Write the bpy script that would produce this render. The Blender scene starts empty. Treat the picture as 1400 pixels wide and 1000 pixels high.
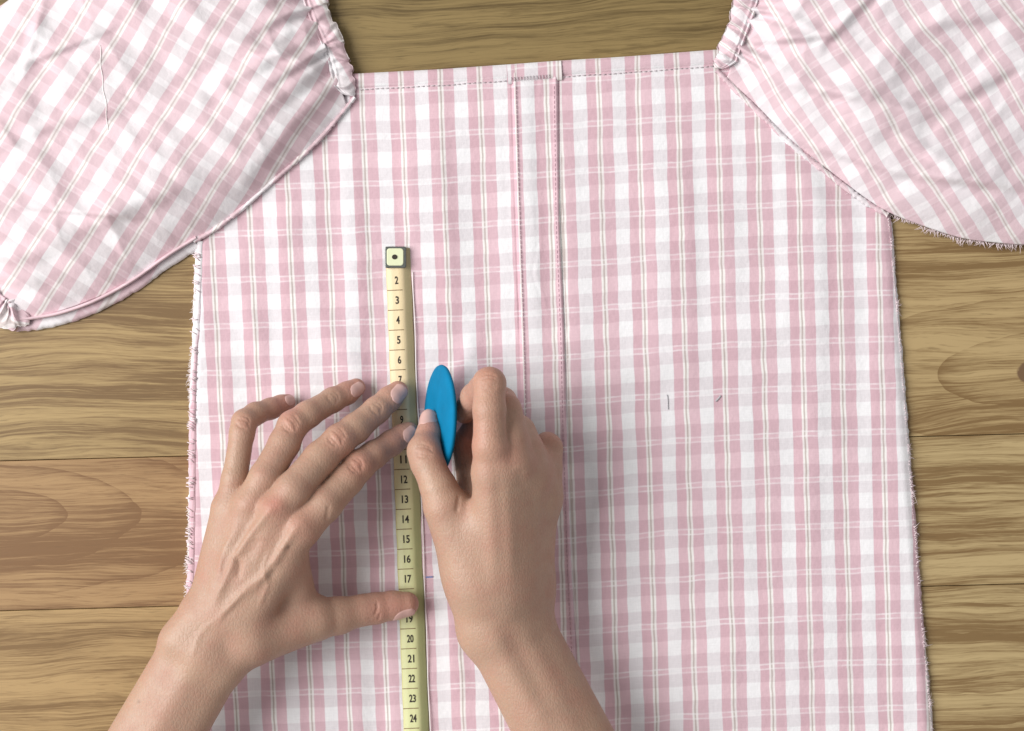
import bpy, math, random
import numpy as np
from mathutils import Vector, Matrix

random.seed(7)
rng = np.random.default_rng(7)
scene = bpy.context.scene
COL = scene.collection

# ------------------------------------------------------------------ camera, world, light, exposure
CAM_H = 0.75                      # camera height over the table (m)
S = 0.514 / 1400.0                # metres on the table per unit of layout drawing (27.2 units = 1 cm)
cam_data = bpy.data.cameras.new('camera')
cam = bpy.data.objects.new('camera', cam_data)
COL.objects.link(cam)
cam.location = (0, 0, CAM_H)
cam_data.sensor_width = 36.0
cam_data.lens = 36.0 * CAM_H / 0.514
cam_data.clip_start = 0.01
cam_data.clip_end = 50
scene.camera = cam

world = bpy.data.worlds.new('World')
scene.world = world
world.use_nodes = True
bg = world.node_tree.nodes['Background']
bg.inputs['Color'].default_value = (1.0, 0.985, 0.97, 1)
bg.inputs['Strength'].default_value = 0.40


def area_light(name, loc, target, size, size_y, power, color):
    d = bpy.data.lights.new(name, 'AREA')
    d.shape = 'RECTANGLE'
    d.size, d.size_y = size, size_y
    d.energy = power
    d.color = color
    o = bpy.data.objects.new(name, d)
    COL.objects.link(o)
    o.location = loc
    o.rotation_euler = (Vector(target) - Vector(loc)).to_track_quat('-Z', 'Y').to_euler()
    return o


area_light('window_light', (-2.0, 0.28, 1.82), (0, 0, 0), 1.9, 1.9, 107, (1.0, 0.975, 0.95))

scene.view_settings.view_transform = 'Standard'
scene.view_settings.look = 'None'
scene.view_settings.exposure = 0.0
scene.view_settings.gamma = 1.0
scene.view_settings.use_curve_mapping = False
scene.cycles.max_bounces = 5
scene.cycles.diffuse_bounces = 3
scene.cycles.glossy_bounces = 2


# ------------------------------------------------------------------ helpers
def P(px, py, z=0.0):
    """layout drawing (unit = 1/27.2 cm on the table) at height z (m) -> world"""
    f = S * (CAM_H - z) / CAM_H
    return ((px - 700.0) * f, -(py - 500.0) * f, z)


def PA(px, py, z):
    px, py, z = np.broadcast_arrays(np.asarray(px, float), np.asarray(py, float), np.asarray(z, float))
    f = S * (CAM_H - z) / CAM_H
    return np.stack([(px - 700.0) * f, -(py - 500.0) * f, z], -1)


def unP(v):
    f = S * (CAM_H - v[:, 2]) / CAM_H
    return v[:, 0] / f + 700.0, -v[:, 1] / f + 500.0


def tag(o, label=None, cat=None, group=None, kind=None):
    if label: o['label'] = label
    if cat: o['category'] = cat
    if group: o['group'] = group
    if kind: o['kind'] = kind
    return o


def mesh_obj(name, verts, faces, mat, parent=None, smooth=True, uv=None, col=None):
    me = bpy.data.meshes.new(name)
    verts = np.asarray(verts, float)
    if isinstance(faces, np.ndarray):
        n, k = faces.shape
        me.vertices.add(len(verts))
        me.vertices.foreach_set('co', verts.astype(np.float32).ravel())
        me.loops.add(n * k)
        me.loops.foreach_set('vertex_index', faces.astype(np.int32).ravel())
        me.polygons.add(n)
        me.polygons.foreach_set('loop_start', np.arange(0, n * k, k, dtype=np.int32))
        me.update(calc_edges=True)
        me.validate()
    else:
        me.from_pydata([tuple(v) for v in verts], [], faces)
        me.update()
    if smooth:
        me.polygons.foreach_set('use_smooth', np.ones(len(me.polygons), bool))
    if uv is not None:
        lay = me.uv_layers.new(name='weave')
        li = np.empty(len(me.loops), np.int32)
        me.loops.foreach_get('vertex_index', li)
        lay.data.foreach_set('uv', np.asarray(uv, np.float32)[li].ravel())
    if col is not None:
        a = me.color_attributes.new('tone', 'FLOAT_COLOR', 'POINT')
        c = np.ones((len(verts), 4), np.float32)
        c[:, :3] = col
        a.data.foreach_set('color', c.ravel())
    if mat is not None:
        me.materials.append(mat)
    o = bpy.data.objects.new(name, me)
    COL.objects.link(o)
    if parent is not None:
        o.parent = parent
    return o


def empty(name, loc=(0, 0, 0)):
    o = bpy.data.objects.new(name, None)
    o.empty_display_size = 0.01
    COL.objects.link(o)
    o.location = loc
    return o


def grid_faces(nr, nc):
    i = np.arange(nr - 1)[:, None] * nc + np.arange(nc - 1)[None, :]
    i = i.ravel()
    return np.stack([i, i + nc, i + nc + 1, i + 1], 1)


def vnoise(x, y, seed=0):
    """smooth value noise in -1..1"""
    x = np.asarray(x, float); y = np.asarray(y, float)
    x, y = np.broadcast_arrays(x, y)
    xi = np.floor(x).astype(np.int64); yi = np.floor(y).astype(np.int64)
    fx = x - xi; fy = y - yi
    fx = fx * fx * fx * (fx * (fx * 6 - 15) + 10); fy = fy * fy * fy * (fy * (fy * 6 - 15) + 10)

    def h(a, b):
        n = (a * 374761393 + b * 668265263 + seed * 974634777) & 0x7fffffff
        n = ((n ^ (n >> 13)) * 1274126177) & 0x7fffffff
        n = (n ^ (n >> 16)) & 0xffff
        return n / 32767.5 - 1.0
    a = h(xi, yi); b = h(xi + 1, yi); c = h(xi, yi + 1); d = h(xi + 1, yi + 1)
    return (a * (1 - fx) + b * fx) * (1 - fy) + (c * (1 - fx) + d * fx) * fy


def fbm(x, y, seed=0, n=3):
    r = 0; a = 1.0; t = 0
    for i in range(n):
        r = r + a * vnoise(np.asarray(x) * 2 ** i + 17.3 * i, np.asarray(y) * 2 ** i - 9.1 * i, seed + i)
        t += a; a *= 0.5
    return r / t


def curve_at(pts, s):
    """centripetal-ish smooth curve through points, s in 0..1 by arc length"""
    pts = np.asarray(pts, float)
    d = np.r_[0, np.cumsum(np.linalg.norm(np.diff(pts, axis=0), axis=1))]
    t = d / d[-1]
    # Catmull-Rom resampling then linear
    fine = []
    ts = []
    n = len(pts)
    for i in range(n - 1):
        p0 = pts[max(i - 1, 0)]; p1 = pts[i]; p2 = pts[i + 1]; p3 = pts[min(i + 2, n - 1)]
        for q in np.linspace(0, 1, 12, endpoint=False):
            q2, q3 = q * q, q ** 3
            fine.append(0.5 * ((2 * p1) + (-p0 + p2) * q + (2 * p0 - 5 * p1 + 4 * p2 - p3) * q2 + (-p0 + 3 * p1 - 3 * p2 + p3) * q3))
    fine.append(pts[-1])
    fine = np.array(fine)
    d = np.r_[0, np.cumsum(np.linalg.norm(np.diff(fine, axis=0), axis=1))]
    d /= d[-1]
    return np.stack([np.interp(s, d, fine[:, k]) for k in range(fine.shape[1])], -1)


# ------------------------------------------------------------------ materials
def new_mat(name):
    m = bpy.data.materials.new(name)
    m.use_nodes = True
    nt = m.node_tree
    b = nt.nodes['Principled BSDF']
    return m, nt, b


def N(nt, typ, **kw):
    n = nt.nodes.new(typ)
    for k, v in kw.items():
        if k == 'inp':
            for kk, vv in v.items():
                n.inputs[kk].default_value = vv
        else:
            setattr(n, k, v)
    return n


def L(nt, a, b):
    nt.links.new(a, b)


def math_node(nt, op, a, b=None, c=None):
    n = nt.nodes.new('ShaderNodeMath')
    n.operation = op
    for i, v in enumerate((a, b, c)):
        if v is None: continue
        if isinstance(v, (int, float)):
            n.inputs[i].default_value = v
        else:
            nt.links.new(v, n.inputs[i])
    return n.outputs[0]


def mix_col(nt, fac, a, b, mode='MIX'):
    n = nt.nodes.new('ShaderNodeMix')
    n.data_type = 'RGBA'
    n.blend_type = mode
    for sock, v in ((n.inputs[0], fac), (n.inputs[6], a), (n.inputs[7], b)):
        if isinstance(v, (int, float)):
            sock.default_value = v
        elif isinstance(v, tuple):
            sock.default_value = v if len(v) == 4 else v + (1,)
        else:
            nt.links.new(v, sock)
    return n.outputs[2]


def plaid_material(name, per_u=54.0, per_v=63.0, u0=82.4, v0=176.0, fade=0.0, g=(0.875, 0.835, 0.85), line=0.75):
    m, nt, b = new_mat(name)
    uv = N(nt, 'ShaderNodeUVMap', uv_map='weave')
    # slight waviness of the threads
    nz = N(nt, 'ShaderNodeTexNoise', inp={'Scale': 0.022, 'Detail': 2.0})
    L(nt, uv.outputs[0], nz.inputs['Vector'])
    off = N(nt, 'ShaderNodeVectorMath', operation='MULTIPLY_ADD')
    L(nt, nz.outputs['Color'], off.inputs[0])
    off.inputs[1].default_value = (4.0, 6.0, 0)
    L(nt, uv.outputs[0], off.inputs[2])
    sep = N(nt, 'ShaderNodeSeparateXYZ')
    L(nt, off.outputs[0], sep.inputs[0])
    fu = math_node(nt, 'FRACT', math_node(nt, 'DIVIDE', math_node(nt, 'SUBTRACT', sep.outputs[0], u0 + 2.0), per_u))
    fv = math_node(nt, 'FRACT', math_node(nt, 'DIVIDE', math_node(nt, 'SUBTRACT', sep.outputs[1], v0 + 3.0 - per_v / 2), per_v))

    def ramp(fac, stops, soft):
        r = N(nt, 'ShaderNodeValToRGB')
        e = r.color_ramp
        e.interpolation = 'LINEAR'
        L(nt, fac, r.inputs[0])
        pts = []
        for i, (p, c) in enumerate(stops):
            if i == 0:
                pts.append((0.0, c))
            else:
                pts.append((max(p - soft, 0), stops[i - 1][1])); pts.append((p + soft, c))
        pts.append((1.0, stops[-1][1]))
        e.elements[0].position = pts[0][0]; e.elements[0].color = pts[0][1] + (1,)
        e.elements[1].position = 1.0; e.elements[1].color = pts[-1][1] + (1,)
        for p, c in pts[1:-1]:
            el = e.elements.new(p); el.color = c + (1,)
        return r.outputs[0]
    W = (0.825, 0.835, 0.855); PK = (0.685, 0.465, 0.52); PK2 = (0.695, 0.485, 0.54); TW = (0.86, 0.85, 0.83); GR = (0.53, 0.48, 0.44)
    q = 1.0 / 54.0
    V = ramp(fu, [(0, W), (18.3 * q, PK), (31.2 * q, TW), (33.9 * q, GR), (36.1 * q, TW), (39.0 * q, PK2), (53.5 * q, W)], 0.55 * q)
    one = (1, 1, 1); _ = 0
    h = 1.0 / 63.0
    c = 31.5
    zn = tuple(0.35 * q + 0.65 for q in g)
    Hh = ramp(fv, [(0, one), ((c - 21.5) * h, g), ((c - 4.5) * h, zn), ((c + 4.5) * h, g), ((c + 21) * h, one)], 0.8 * h)
    wl = (1, 1, 1); bk = (0, 0, 0)
    HL = ramp(fv, [(0, bk), ((c - 4.3) * h, wl), ((c - 2.2) * h, bk), ((c + 2.2) * h, wl), ((c + 4.3) * h, bk)], 0.5 * h)
    col = mix_col(nt, 1.0, V, Hh, 'MULTIPLY')
    # white weft lines fade in and out
    n2 = N(nt, 'ShaderNodeTexNoise', inp={'Scale': 0.05, 'Detail': 1.0})
    L(nt, uv.outputs[0], n2.inputs['Vector'])
    lf = math_node(nt, 'MULTIPLY', HL, math_node(nt, 'MULTIPLY_ADD', n2.outputs['Fac'], line * 1.3, -0.2 * line))
    col = mix_col(nt, lf, col, (0.86, 0.84, 0.86))
    # thread variation: fine streaks along both directions
    mp = N(nt, 'ShaderNodeMapping', inp={'Scale': (0.9, 0.05, 1)})
    L(nt, uv.outputs[0], mp.inputs[0])
    s1 = N(nt, 'ShaderNodeTexNoise', inp={'Scale': 1.0, 'Detail': 2.0})
    L(nt, mp.outputs[0], s1.inputs['Vector'])
    mp2 = N(nt, 'ShaderNodeMapping', inp={'Scale': (0.05, 0.9, 1)})
    L(nt, uv.outputs[0], mp2.inputs[0])
    s2 = N(nt, 'ShaderNodeTexNoise', inp={'Scale': 1.0, 'Detail': 2.0})
    L(nt, mp2.outputs[0], s2.inputs['Vector'])
    st = math_node(nt, 'ADD', s1.outputs['Fac'], s2.outputs['Fac'])
    stv = math_node(nt, 'MULTIPLY_ADD', st, 0.16, 0.84)
    comb = N(nt, 'ShaderNodeCombineColor')
    for i in range(3): L(nt, stv, comb.inputs[i])
    col = mix_col(nt, 1.0, col, comb.outputs[0], 'MULTIPLY')
    # faint dye unevenness, pink bleeding
    n3 = N(nt, 'ShaderNodeTexNoise', inp={'Scale': 0.011, 'Detail': 3.0})
    L(nt, uv.outputs[0], n3.inputs['Vector'])
    f3 = math_node(nt, 'MULTIPLY', n3.outputs['Fac'], 0.22)
    col = mix_col(nt, f3, col, (0.80, 0.68, 0.73))
    if fade > 0:
        col = mix_col(nt, fade, col, (0.86, 0.77, 0.80))
    L(nt, col, b.inputs['Base Color'])
    b.inputs['Roughness'].default_value = 0.95
    b.inputs['Specular IOR Level'].default_value = 0.1
    b.inputs['Sheen Weight'].default_value = 0.12
    # weave relief
    w1 = N(nt, 'ShaderNodeTexWave', wave_type='BANDS', bands_direction='X', inp={'Scale': 0.28, 'Distortion': 1.0})
    w2 = N(nt, 'ShaderNodeTexWave', wave_type='BANDS', bands_direction='Y', inp={'Scale': 0.28, 'Distortion': 1.0})
    L(nt, uv.outputs[0], w1.inputs['Vector']); L(nt, uv.outputs[0], w2.inputs['Vector'])
    nb = N(nt, 'ShaderNodeTexNoise', inp={'Scale': 0.12, 'Detail': 4.0})
    L(nt, uv.outputs[0], nb.inputs['Vector'])
    hsum = math_node(nt, 'ADD', math_node(nt, 'MULTIPLY', math_node(nt, 'ADD', w1.outputs['Fac'], w2.outputs['Fac']), 0.10), nb.outputs['Fac'])
    bp = N(nt, 'ShaderNodeBump', inp={'Strength': 0.35, 'Distance': 0.0012})
    L(nt, hsum, bp.inputs['Height'])
    L(nt, bp.outputs[0], b.inputs['Normal'])
    return m


def simple_mat(name, color, rough=0.6, metallic=0.0, noise=0.12, scale=300.0, bump=0.0, spec=0.4):
    m, nt, b = new_mat(name)
    tc = N(nt, 'ShaderNodeTexCoord')
    nz = N(nt, 'ShaderNodeTexNoise', inp={'Scale': scale, 'Detail': 3.0})
    L(nt, tc.outputs['Object'], nz.inputs['Vector'])
    d = tuple(c * (1 - noise) for c in color); l = tuple(min(c * (1 + noise), 1) for c in color)
    L(nt, mix_col(nt, nz.outputs['Fac'], d, l), b.inputs['Base Color'])
    b.inputs['Roughness'].default_value = rough
    b.inputs['Metallic'].default_value = metallic
    b.inputs['Specular IOR Level'].default_value = spec
    if bump > 0:
        bp = N(nt, 'ShaderNodeBump', inp={'Strength': bump, 'Distance': 0.0005})
        L(nt, nz.outputs['Fac'], bp.inputs['Height'])
        L(nt, bp.outputs[0], b.inputs['Normal'])
    return m


def wood_material(name, light, dark, seed, cath, tilt=0.0):
    """laminate with long crisp grain, an arched figure and, where asked, a knot"""
    m, nt, b = new_mat(name)
    light = (light[0] * 1.03, light[1] * 0.98, light[2] * 0.94)
    dark = (dark[0] * 1.06, dark[1] * 0.95, dark[2] * 0.86)
    tc = N(nt, 'ShaderNodeTexCoord')
    mp0 = N(nt, 'ShaderNodeMapping', inp={'Location': (seed * 1.37 + 3, seed * 0.71, 0), 'Rotation': (0, 0, tilt)})
    L(nt, tc.outputs['Object'], mp0.inputs[0])
    mpw = N(nt, 'ShaderNodeMapping', inp={'Scale': (6.0, 22.0, 1)})
    L(nt, mp0.outputs[0], mpw.inputs[0])
    nw = N(nt, 'ShaderNodeTexNoise', inp={'Scale': 1.0, 'Detail': 3.0})
    L(nt, mpw.outputs[0], nw.inputs['Vector'])
    # arched figure: distance from the centre, stretched along the grain
    mp3 = N(nt, 'ShaderNodeMapping', inp={'Location': (-cath[0], -cath[1], 0)})
    L(nt, tc.outputs['Object'], mp3.inputs[0])
    mp4 = N(nt, 'ShaderNodeMapping', inp={'Scale': (cath[2], 1.0, 0.0)})
    L(nt, mp3.outputs[0], mp4.inputs[0])
    ns = N(nt, 'ShaderNodeTexNoise', inp={'Scale': 22.0, 'Detail': 4.0})
    L(nt, mp3.outputs[0], ns.inputs['Vector'])
    ln = N(nt, 'ShaderNodeVectorMath', operation='LENGTH'); L(nt, mp4.outputs[0], ln.inputs[0])
    dist = math_node(nt, 'ADD', ln.outputs['Value'], math_node(nt, 'MULTIPLY', math_node(nt, 'SUBTRACT', ns.outputs['Fac'], 0.5), 0.010))
    ph = math_node(nt, 'FRACT', math_node(nt, 'MULTIPLY', dist, cath[3] * 3.2))
    fd = N(nt, 'ShaderNodeMapRange', inp={'From Min': 0.075, 'From Max': 0.03}); L(nt, dist, fd.inputs['Value'])
    w = math_node(nt, 'MULTIPLY', math_node(nt, 'POWER', ph, 7.0), fd.outputs[0])
    # the same distance bends the streaks round the figure
    sep = N(nt, 'ShaderNodeSeparateXYZ')
    L(nt, mp0.outputs[0], sep.inputs[0])
    yy = math_node(nt, 'ADD', sep.outputs[1], math_node(nt, 'MULTIPLY', nw.outputs['Fac'], 0.022))
    cb = N(nt, 'ShaderNodeCombineXYZ')
    L(nt, sep.outputs[0], cb.inputs[0]); L(nt, yy, cb.inputs[1])

    def streak(sx, sy, det, rough):
        mp = N(nt, 'ShaderNodeMapping', inp={'Scale': (sx, sy, 1)})
        L(nt, cb.outputs[0], mp.inputs[0])
        g = N(nt, 'ShaderNodeTexNoise', inp={'Scale': 1.0, 'Detail': det, 'Roughness': rough})
        L(nt, mp.outputs[0], g.inputs['Vector'])
        return g.outputs['Fac']
    g1 = streak(8.0, 300.0, 6.0, 0.70)
    g2 = streak(2.5, 55.0, 3.0, 0.5)
    g3 = streak(14.0, 190.0, 5.0, 0.7)
    g4 = streak(26.0, 1000.0, 4.0, 0.7)
    f = math_node(nt, 'ADD', math_node(nt, 'MULTIPLY', g1, 0.70), math_node(nt, 'MULTIPLY', g2, 0.70))
    f = math_node(nt, 'ADD', f, math_node(nt, 'MULTIPLY', math_node(nt, 'SUBTRACT', g4, 0.37), 0.50))
    f = math_node(nt, 'ADD', f, math_node(nt, 'MULTIPLY', w, 0.13))
    rp = N(nt, 'ShaderNodeValToRGB')
    rp.color_ramp.elements[0].position = 0.655; rp.color_ramp.elements[0].color = light + (1,)
    rp.color_ramp.elements[1].position = 0.86; rp.color_ramp.elements[1].color = dark + (1,)
    mid = rp.color_ramp.elements.new(0.76); mid.color = tuple(0.40 * a + 0.60 * c for a, c in zip(dark, light)) + (1,)
    L(nt, f, rp.inputs[0])
    # thin dark vessel lines
    pr = N(nt, 'ShaderNodeValToRGB')
    pr.color_ramp.elements[0].position = 0.57; pr.color_ramp.elements[0].color = (0, 0, 0, 1)
    pr.color_ramp.elements[1].position = 0.64; pr.color_ramp.elements[1].color = (1, 1, 1, 1)
    L(nt, g3, pr.inputs[0])
    col = mix_col(nt, math_node(nt, 'MULTIPLY', pr.outputs[0], 0.55), rp.outputs[0], dark)
    pores = streak(70.0, 1100.0, 2.0, 0.5)
    pq = N(nt, 'ShaderNodeValToRGB')
    pq.color_ramp.elements[0].position = 0.60; pq.color_ramp.elements[0].color = (0, 0, 0, 1)
    pq.color_ramp.elements[1].position = 0.70; pq.color_ramp.elements[1].color = (1, 1, 1, 1)
    L(nt, pores, pq.inputs[0])
    col = mix_col(nt, math_node(nt, 'MULTIPLY', pq.outputs[0], 0.45), col, tuple(c * 0.7 for c in dark))
    # olive and reddish drift
    tn = streak(5.0, 18.0, 2.0, 0.5)
    col = mix_col(nt, math_node(nt, 'MULTIPLY', tn, 0.12), col, (light[0] * 0.72, light[1] * 0.86, light[2] * 0.80))
    if cath[4] > 0:
        mpk = N(nt, 'ShaderNodeMapping', inp={'Scale': (0.75, 1.0, 0.0)})
        L(nt, mp3.outputs[0], mpk.inputs[0])
        lk = N(nt, 'ShaderNodeVectorMath', operation='LENGTH'); L(nt, mpk.outputs[0], lk.inputs[0])
        nk = N(nt, 'ShaderNodeTexNoise', inp={'Scale': 160.0, 'Detail': 2.0}); L(nt, mp3.outputs[0], nk.inputs['Vector'])
        dk = math_node(nt, 'ADD', lk.outputs['Value'], math_node(nt, 'MULTIPLY', math_node(nt, 'SUBTRACT', nk.outputs['Fac'], 0.5), 0.005))
        mk = N(nt, 'ShaderNodeMapRange', inp={'From Min': cath[4] + 0.0004, 'From Max': cath[4] - 0.0006}); L(nt, dk, mk.inputs['Value'])
        col = mix_col(nt, mk.outputs[0], col, (0.16, 0.095, 0.05))
    L(nt, col, b.inputs['Base Color'])
    b.inputs['Roughness'].default_value = 0.5
    b.inputs['Specular IOR Level'].default_value = 0.35
    bp = N(nt, 'ShaderNodeBump', inp={'Strength': 0.2, 'Distance': 0.0004})
    L(nt, g1, bp.inputs['Height'])
    L(nt, bp.outputs[0], b.inputs['Normal'])
    return m


def skin_material():
    m, nt, b = new_mat('skin')
    at = N(nt, 'ShaderNodeAttribute', attribute_name='tone')
    tc = N(nt, 'ShaderNodeTexCoord')
    n1 = N(nt, 'ShaderNodeTexNoise', inp={'Scale': 90.0, 'Detail': 5.0, 'Roughness': 0.6})
    L(nt, tc.outputs['Object'], n1.inputs['Vector'])
    n2 = N(nt, 'ShaderNodeTexNoise', inp={'Scale': 1100.0, 'Detail': 2.0})
    L(nt, tc.outputs['Object'], n2.inputs['Vector'])
    n4 = N(nt, 'ShaderNodeTexNoise', inp={'Scale': 38.0, 'Detail': 3.0})
    L(nt, tc.outputs['Object'], n4.inputs['Vector'])
    # blotchy blood tone, paler patches, freckle-fine speckle
    r1 = N(nt, 'ShaderNodeMapRange', inp={'From Min': 0.42, 'From Max': 0.68}); L(nt, n1.outputs['Fac'], r1.inputs['Value'])
    c1 = mix_col(nt, math_node(nt, 'MULTIPLY', r1.outputs[0], 0.40), at.outputs['Color'], (0.42, 0.195, 0.145))
    r4 = N(nt, 'ShaderNodeMapRange', inp={'From Min': 0.45, 'From Max': 0.70}); L(nt, n4.outputs['Fac'], r4.inputs['Value'])
    c1 = mix_col(nt, math_node(nt, 'MULTIPLY', r4.outputs[0], 0.28), c1, (0.50, 0.345, 0.235))
    f2 = math_node(nt, 'MULTIPLY_ADD', n2.outputs['Fac'], 0.24, 0.88)
    cc = N(nt, 'ShaderNodeCombineColor')
    for i in range(3): L(nt, f2, cc.inputs[i])
    L(nt, mix_col(nt, 1.0, c1, cc.outputs[0], 'MULTIPLY'), b.inputs['Base Color'])
    L(nt, math_node(nt, 'MULTIPLY_ADD', n1.outputs['Fac'], 0.30, 0.33), b.inputs['Roughness'])
    b.inputs['Specular IOR Level'].default_value = 0.42
    b.inputs['Subsurface Weight'].default_value = 0.12
    b.inputs['Subsurface Radius'].default_value = (1.0, 0.35, 0.2)
    b.inputs['Subsurface Scale'].default_value = 0.004
    # crossing skin lines and pores
    vo = N(nt, 'ShaderNodeTexVoronoi', feature='DISTANCE_TO_EDGE', inp={'Scale': 620.0})
    mpv = N(nt, 'ShaderNodeMapping', inp={'Scale': (1.0, 0.55, 1.0), 'Rotation': (0, 0, 0.6)})
    L(nt, tc.outputs['Object'], mpv.inputs[0]); L(nt, mpv.outputs[0], vo.inputs['Vector'])
    h = math_node(nt, 'ADD', math_node(nt, 'MULTIPLY', math_node(nt, 'MINIMUM', vo.outputs['Distance'], 0.22), 1.7), math_node(nt, 'MULTIPLY', n1.outputs['Fac'], 0.9))
    bp = N(nt, 'ShaderNodeBump', inp={'Strength': 0.30, 'Distance': 0.0006})
    L(nt, h, bp.inputs['Height'])
    L(nt, bp.outputs[0], b.inputs['Normal'])
    return m


M_PLAID = plaid_material('plaid_cotton')
M_SLEEVE_L = plaid_material('plaid_cotton_bias', per_u=57.0, per_v=62.0, u0=9.0, v0=20.0, fade=0.22, g=(0.81, 0.775, 0.78), line=0.3)
M_SLEEVE_R = plaid_material('plaid_cotton_bias_mirrored', per_u=55.0, per_v=60.0, u0=31.0, v0=8.0, fade=0.25, g=(0.82, 0.785, 0.80), line=0.3)
M_THREAD = simple_mat('pale_pink_thread', (0.80, 0.68, 0.71), 0.9, noise=0.2, scale=900)
M_THREAD_SHADE = simple_mat('mauve_shade_thread', (0.50, 0.32, 0.38), 0.9, noise=0.3, scale=900)
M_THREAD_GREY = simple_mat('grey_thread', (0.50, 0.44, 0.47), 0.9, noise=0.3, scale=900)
M_WHITE_THREAD = simple_mat('white_thread', (0.86, 0.80, 0.80), 0.9, noise=0.1, scale=900)
M_SKIN = skin_material()
M_NAIL = simple_mat('nail', (0.62, 0.40, 0.36), 0.36, noise=0.06, scale=200, spec=0.35)
M_CHALK = simple_mat('blue_chalk', (0.002, 0.180, 0.36), 0.75, noise=0.2, scale=120, bump=0.3, spec=0.12)
M_METAL = simple_mat('dull_steel', (0.16, 0.17, 0.16), 0.38, metallic=0.85, noise=0.25, scale=500)
M_INK = simple_mat('black_ink', (0.035, 0.028, 0.022), 0.8, noise=0.3, scale=800)
M_LINE = simple_mat('brown_ink', (0.22, 0.15, 0.08), 0.8, noise=0.3, scale=800)
M_PLATE = simple_mat('pale_green_face', (0.70, 0.74, 0.50), 0.4, noise=0.06, scale=400)
M_PENCIL = simple_mat('pencil_grey', (0.47, 0.46, 0.49), 0.9, noise=0.5, scale=2500)

# ------------------------------------------------------------------ table
table = mesh_obj('table_top', [(x, y, z) for z in (-0.03, -0.0045) for x, y in ((-0.75, -0.55), (0.75, -0.55), (0.75, 0.55), (-0.75, 0.55))],
                 [(3, 2, 1, 0), (4, 5, 6, 7), (0, 1, 5, 4), (1, 2, 6, 5), (2, 3, 7, 6), (3, 0, 4, 7)],
                 simple_mat('board_core', (0.12, 0.08, 0.045), 0.8), smooth=False)
tag(table, 'wooden table top of long brown planks under the blouse', 'table', kind='structure')
SL = -0.0265    # slope of the plank joints in the layout drawing
seams = [-520, -300, -95, 125, 331, 630.5, 835.5, 1040, 1245, 1450]
woods = [((0.245, 0.181, 0.076), (0.100, 0.068, 0.026)),
         ((0.245, 0.181, 0.076), (0.100, 0.068, 0.026)),
         ((0.245, 0.181, 0.075), (0.100, 0.071, 0.026)),
         ((0.267, 0.184, 0.082), (0.112, 0.071, 0.028)),
         ((0.372, 0.270, 0.125), (0.149, 0.092, 0.037)),
         ((0.350, 0.225, 0.107), (0.168, 0.092, 0.038)),
         ((0.394, 0.273, 0.128), (0.171, 0.106, 0.043)),
         ((0.357, 0.239, 0.111), (0.164, 0.099, 0.038)),
         ((0.342, 0.225, 0.101), (0.156, 0.092, 0.037))]
# centre of the arched figure, its stretch, ring density, knot radius
caths = {4: (0.264, -0.003, 0.36, 17.0, 0.0075), 5: (-0.262, -0.076, 0.33, 24.0, 0.0), 6: (0.20, -0.150, 0.14, 20.0, 0.0), 3: (0.22, 0.16, 0.12, 22.0, 0.0)}


def plank(y0, y1, mat, xa=-1400, xb=2800):
    pts = []
    e = 0.3        # half joint gap in drawing units
    bev = 0.5
    for z, ins in ((-0.0045, 0), (-0.0006, 0), (0.0, bev)):
        for x, y, sy in ((xa, y0, 1), (xb, y0, 1), (xb, y1, -1), (xa, y1, -1)):
            yy = y + SL * x + sy * (e + ins)
            pts.append(((x - 700) * S, -(yy - 500) * S, z))
    f = [(8, 11, 10, 9)]
    for r in (0, 4):
        for i in range(4):
            j = (i + 1) % 4
            f.append((r + i, r + 4 + i, r + 4 + j, r + j))
    return mesh_obj('plank', pts, f, mat, table, smooth=False)


for i in range(len(seams) - 1):
    lt, dk = woods[i]
    none = (1.5, 0.4, 0.1, 24.0, 0.0)
    tl = -0.075 if i < 3 else -0.03
    if i in (4, 5, 6, 7):                  # boards butted under the blouse, the right-hand ones yellower
        yl, yd = (0.440, 0.345, 0.182), (0.185, 0.122, 0.054)
        if i == 4: yl, yd = (0.425, 0.322, 0.165), (0.180, 0.116, 0.050)
        plank(seams[i], seams[i + 1], wood_material('laminate', lt, dk, i + 1.0, none if i != 5 else caths[5], tilt=tl), -1400, 739.6)
        plank(seams[i], seams[i + 1], wood_material('laminate', yl, yd, i + 11.0, caths[4] if i == 4 else (caths[6] if i == 6 else none), tilt=tl - 0.02), 740.4, 2800)
    else:
        plank(seams[i], seams[i + 1], wood_material('laminate', lt, dk, i + 1.0, caths.get(i, none), tilt=tl))

# ------------------------------------------------------------------ blouse: bodice
blouse = empty('blouse', P(740, 560, 0))
tag(blouse, 'pink and white plaid blouse with puff sleeves laid flat on the wooden table', 'blouse')


def child(o, root=blouse):
    o.parent = root
    o.matrix_parent_inverse = Matrix.Translation(-Vector(root.location))
    return o


def ytop(x):
    return np.interp(x, [430, 485, 600, 700, 760, 850, 975, 1010], [104, 101, 95, 88, 83.5, 78, 68.5, 66])


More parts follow.
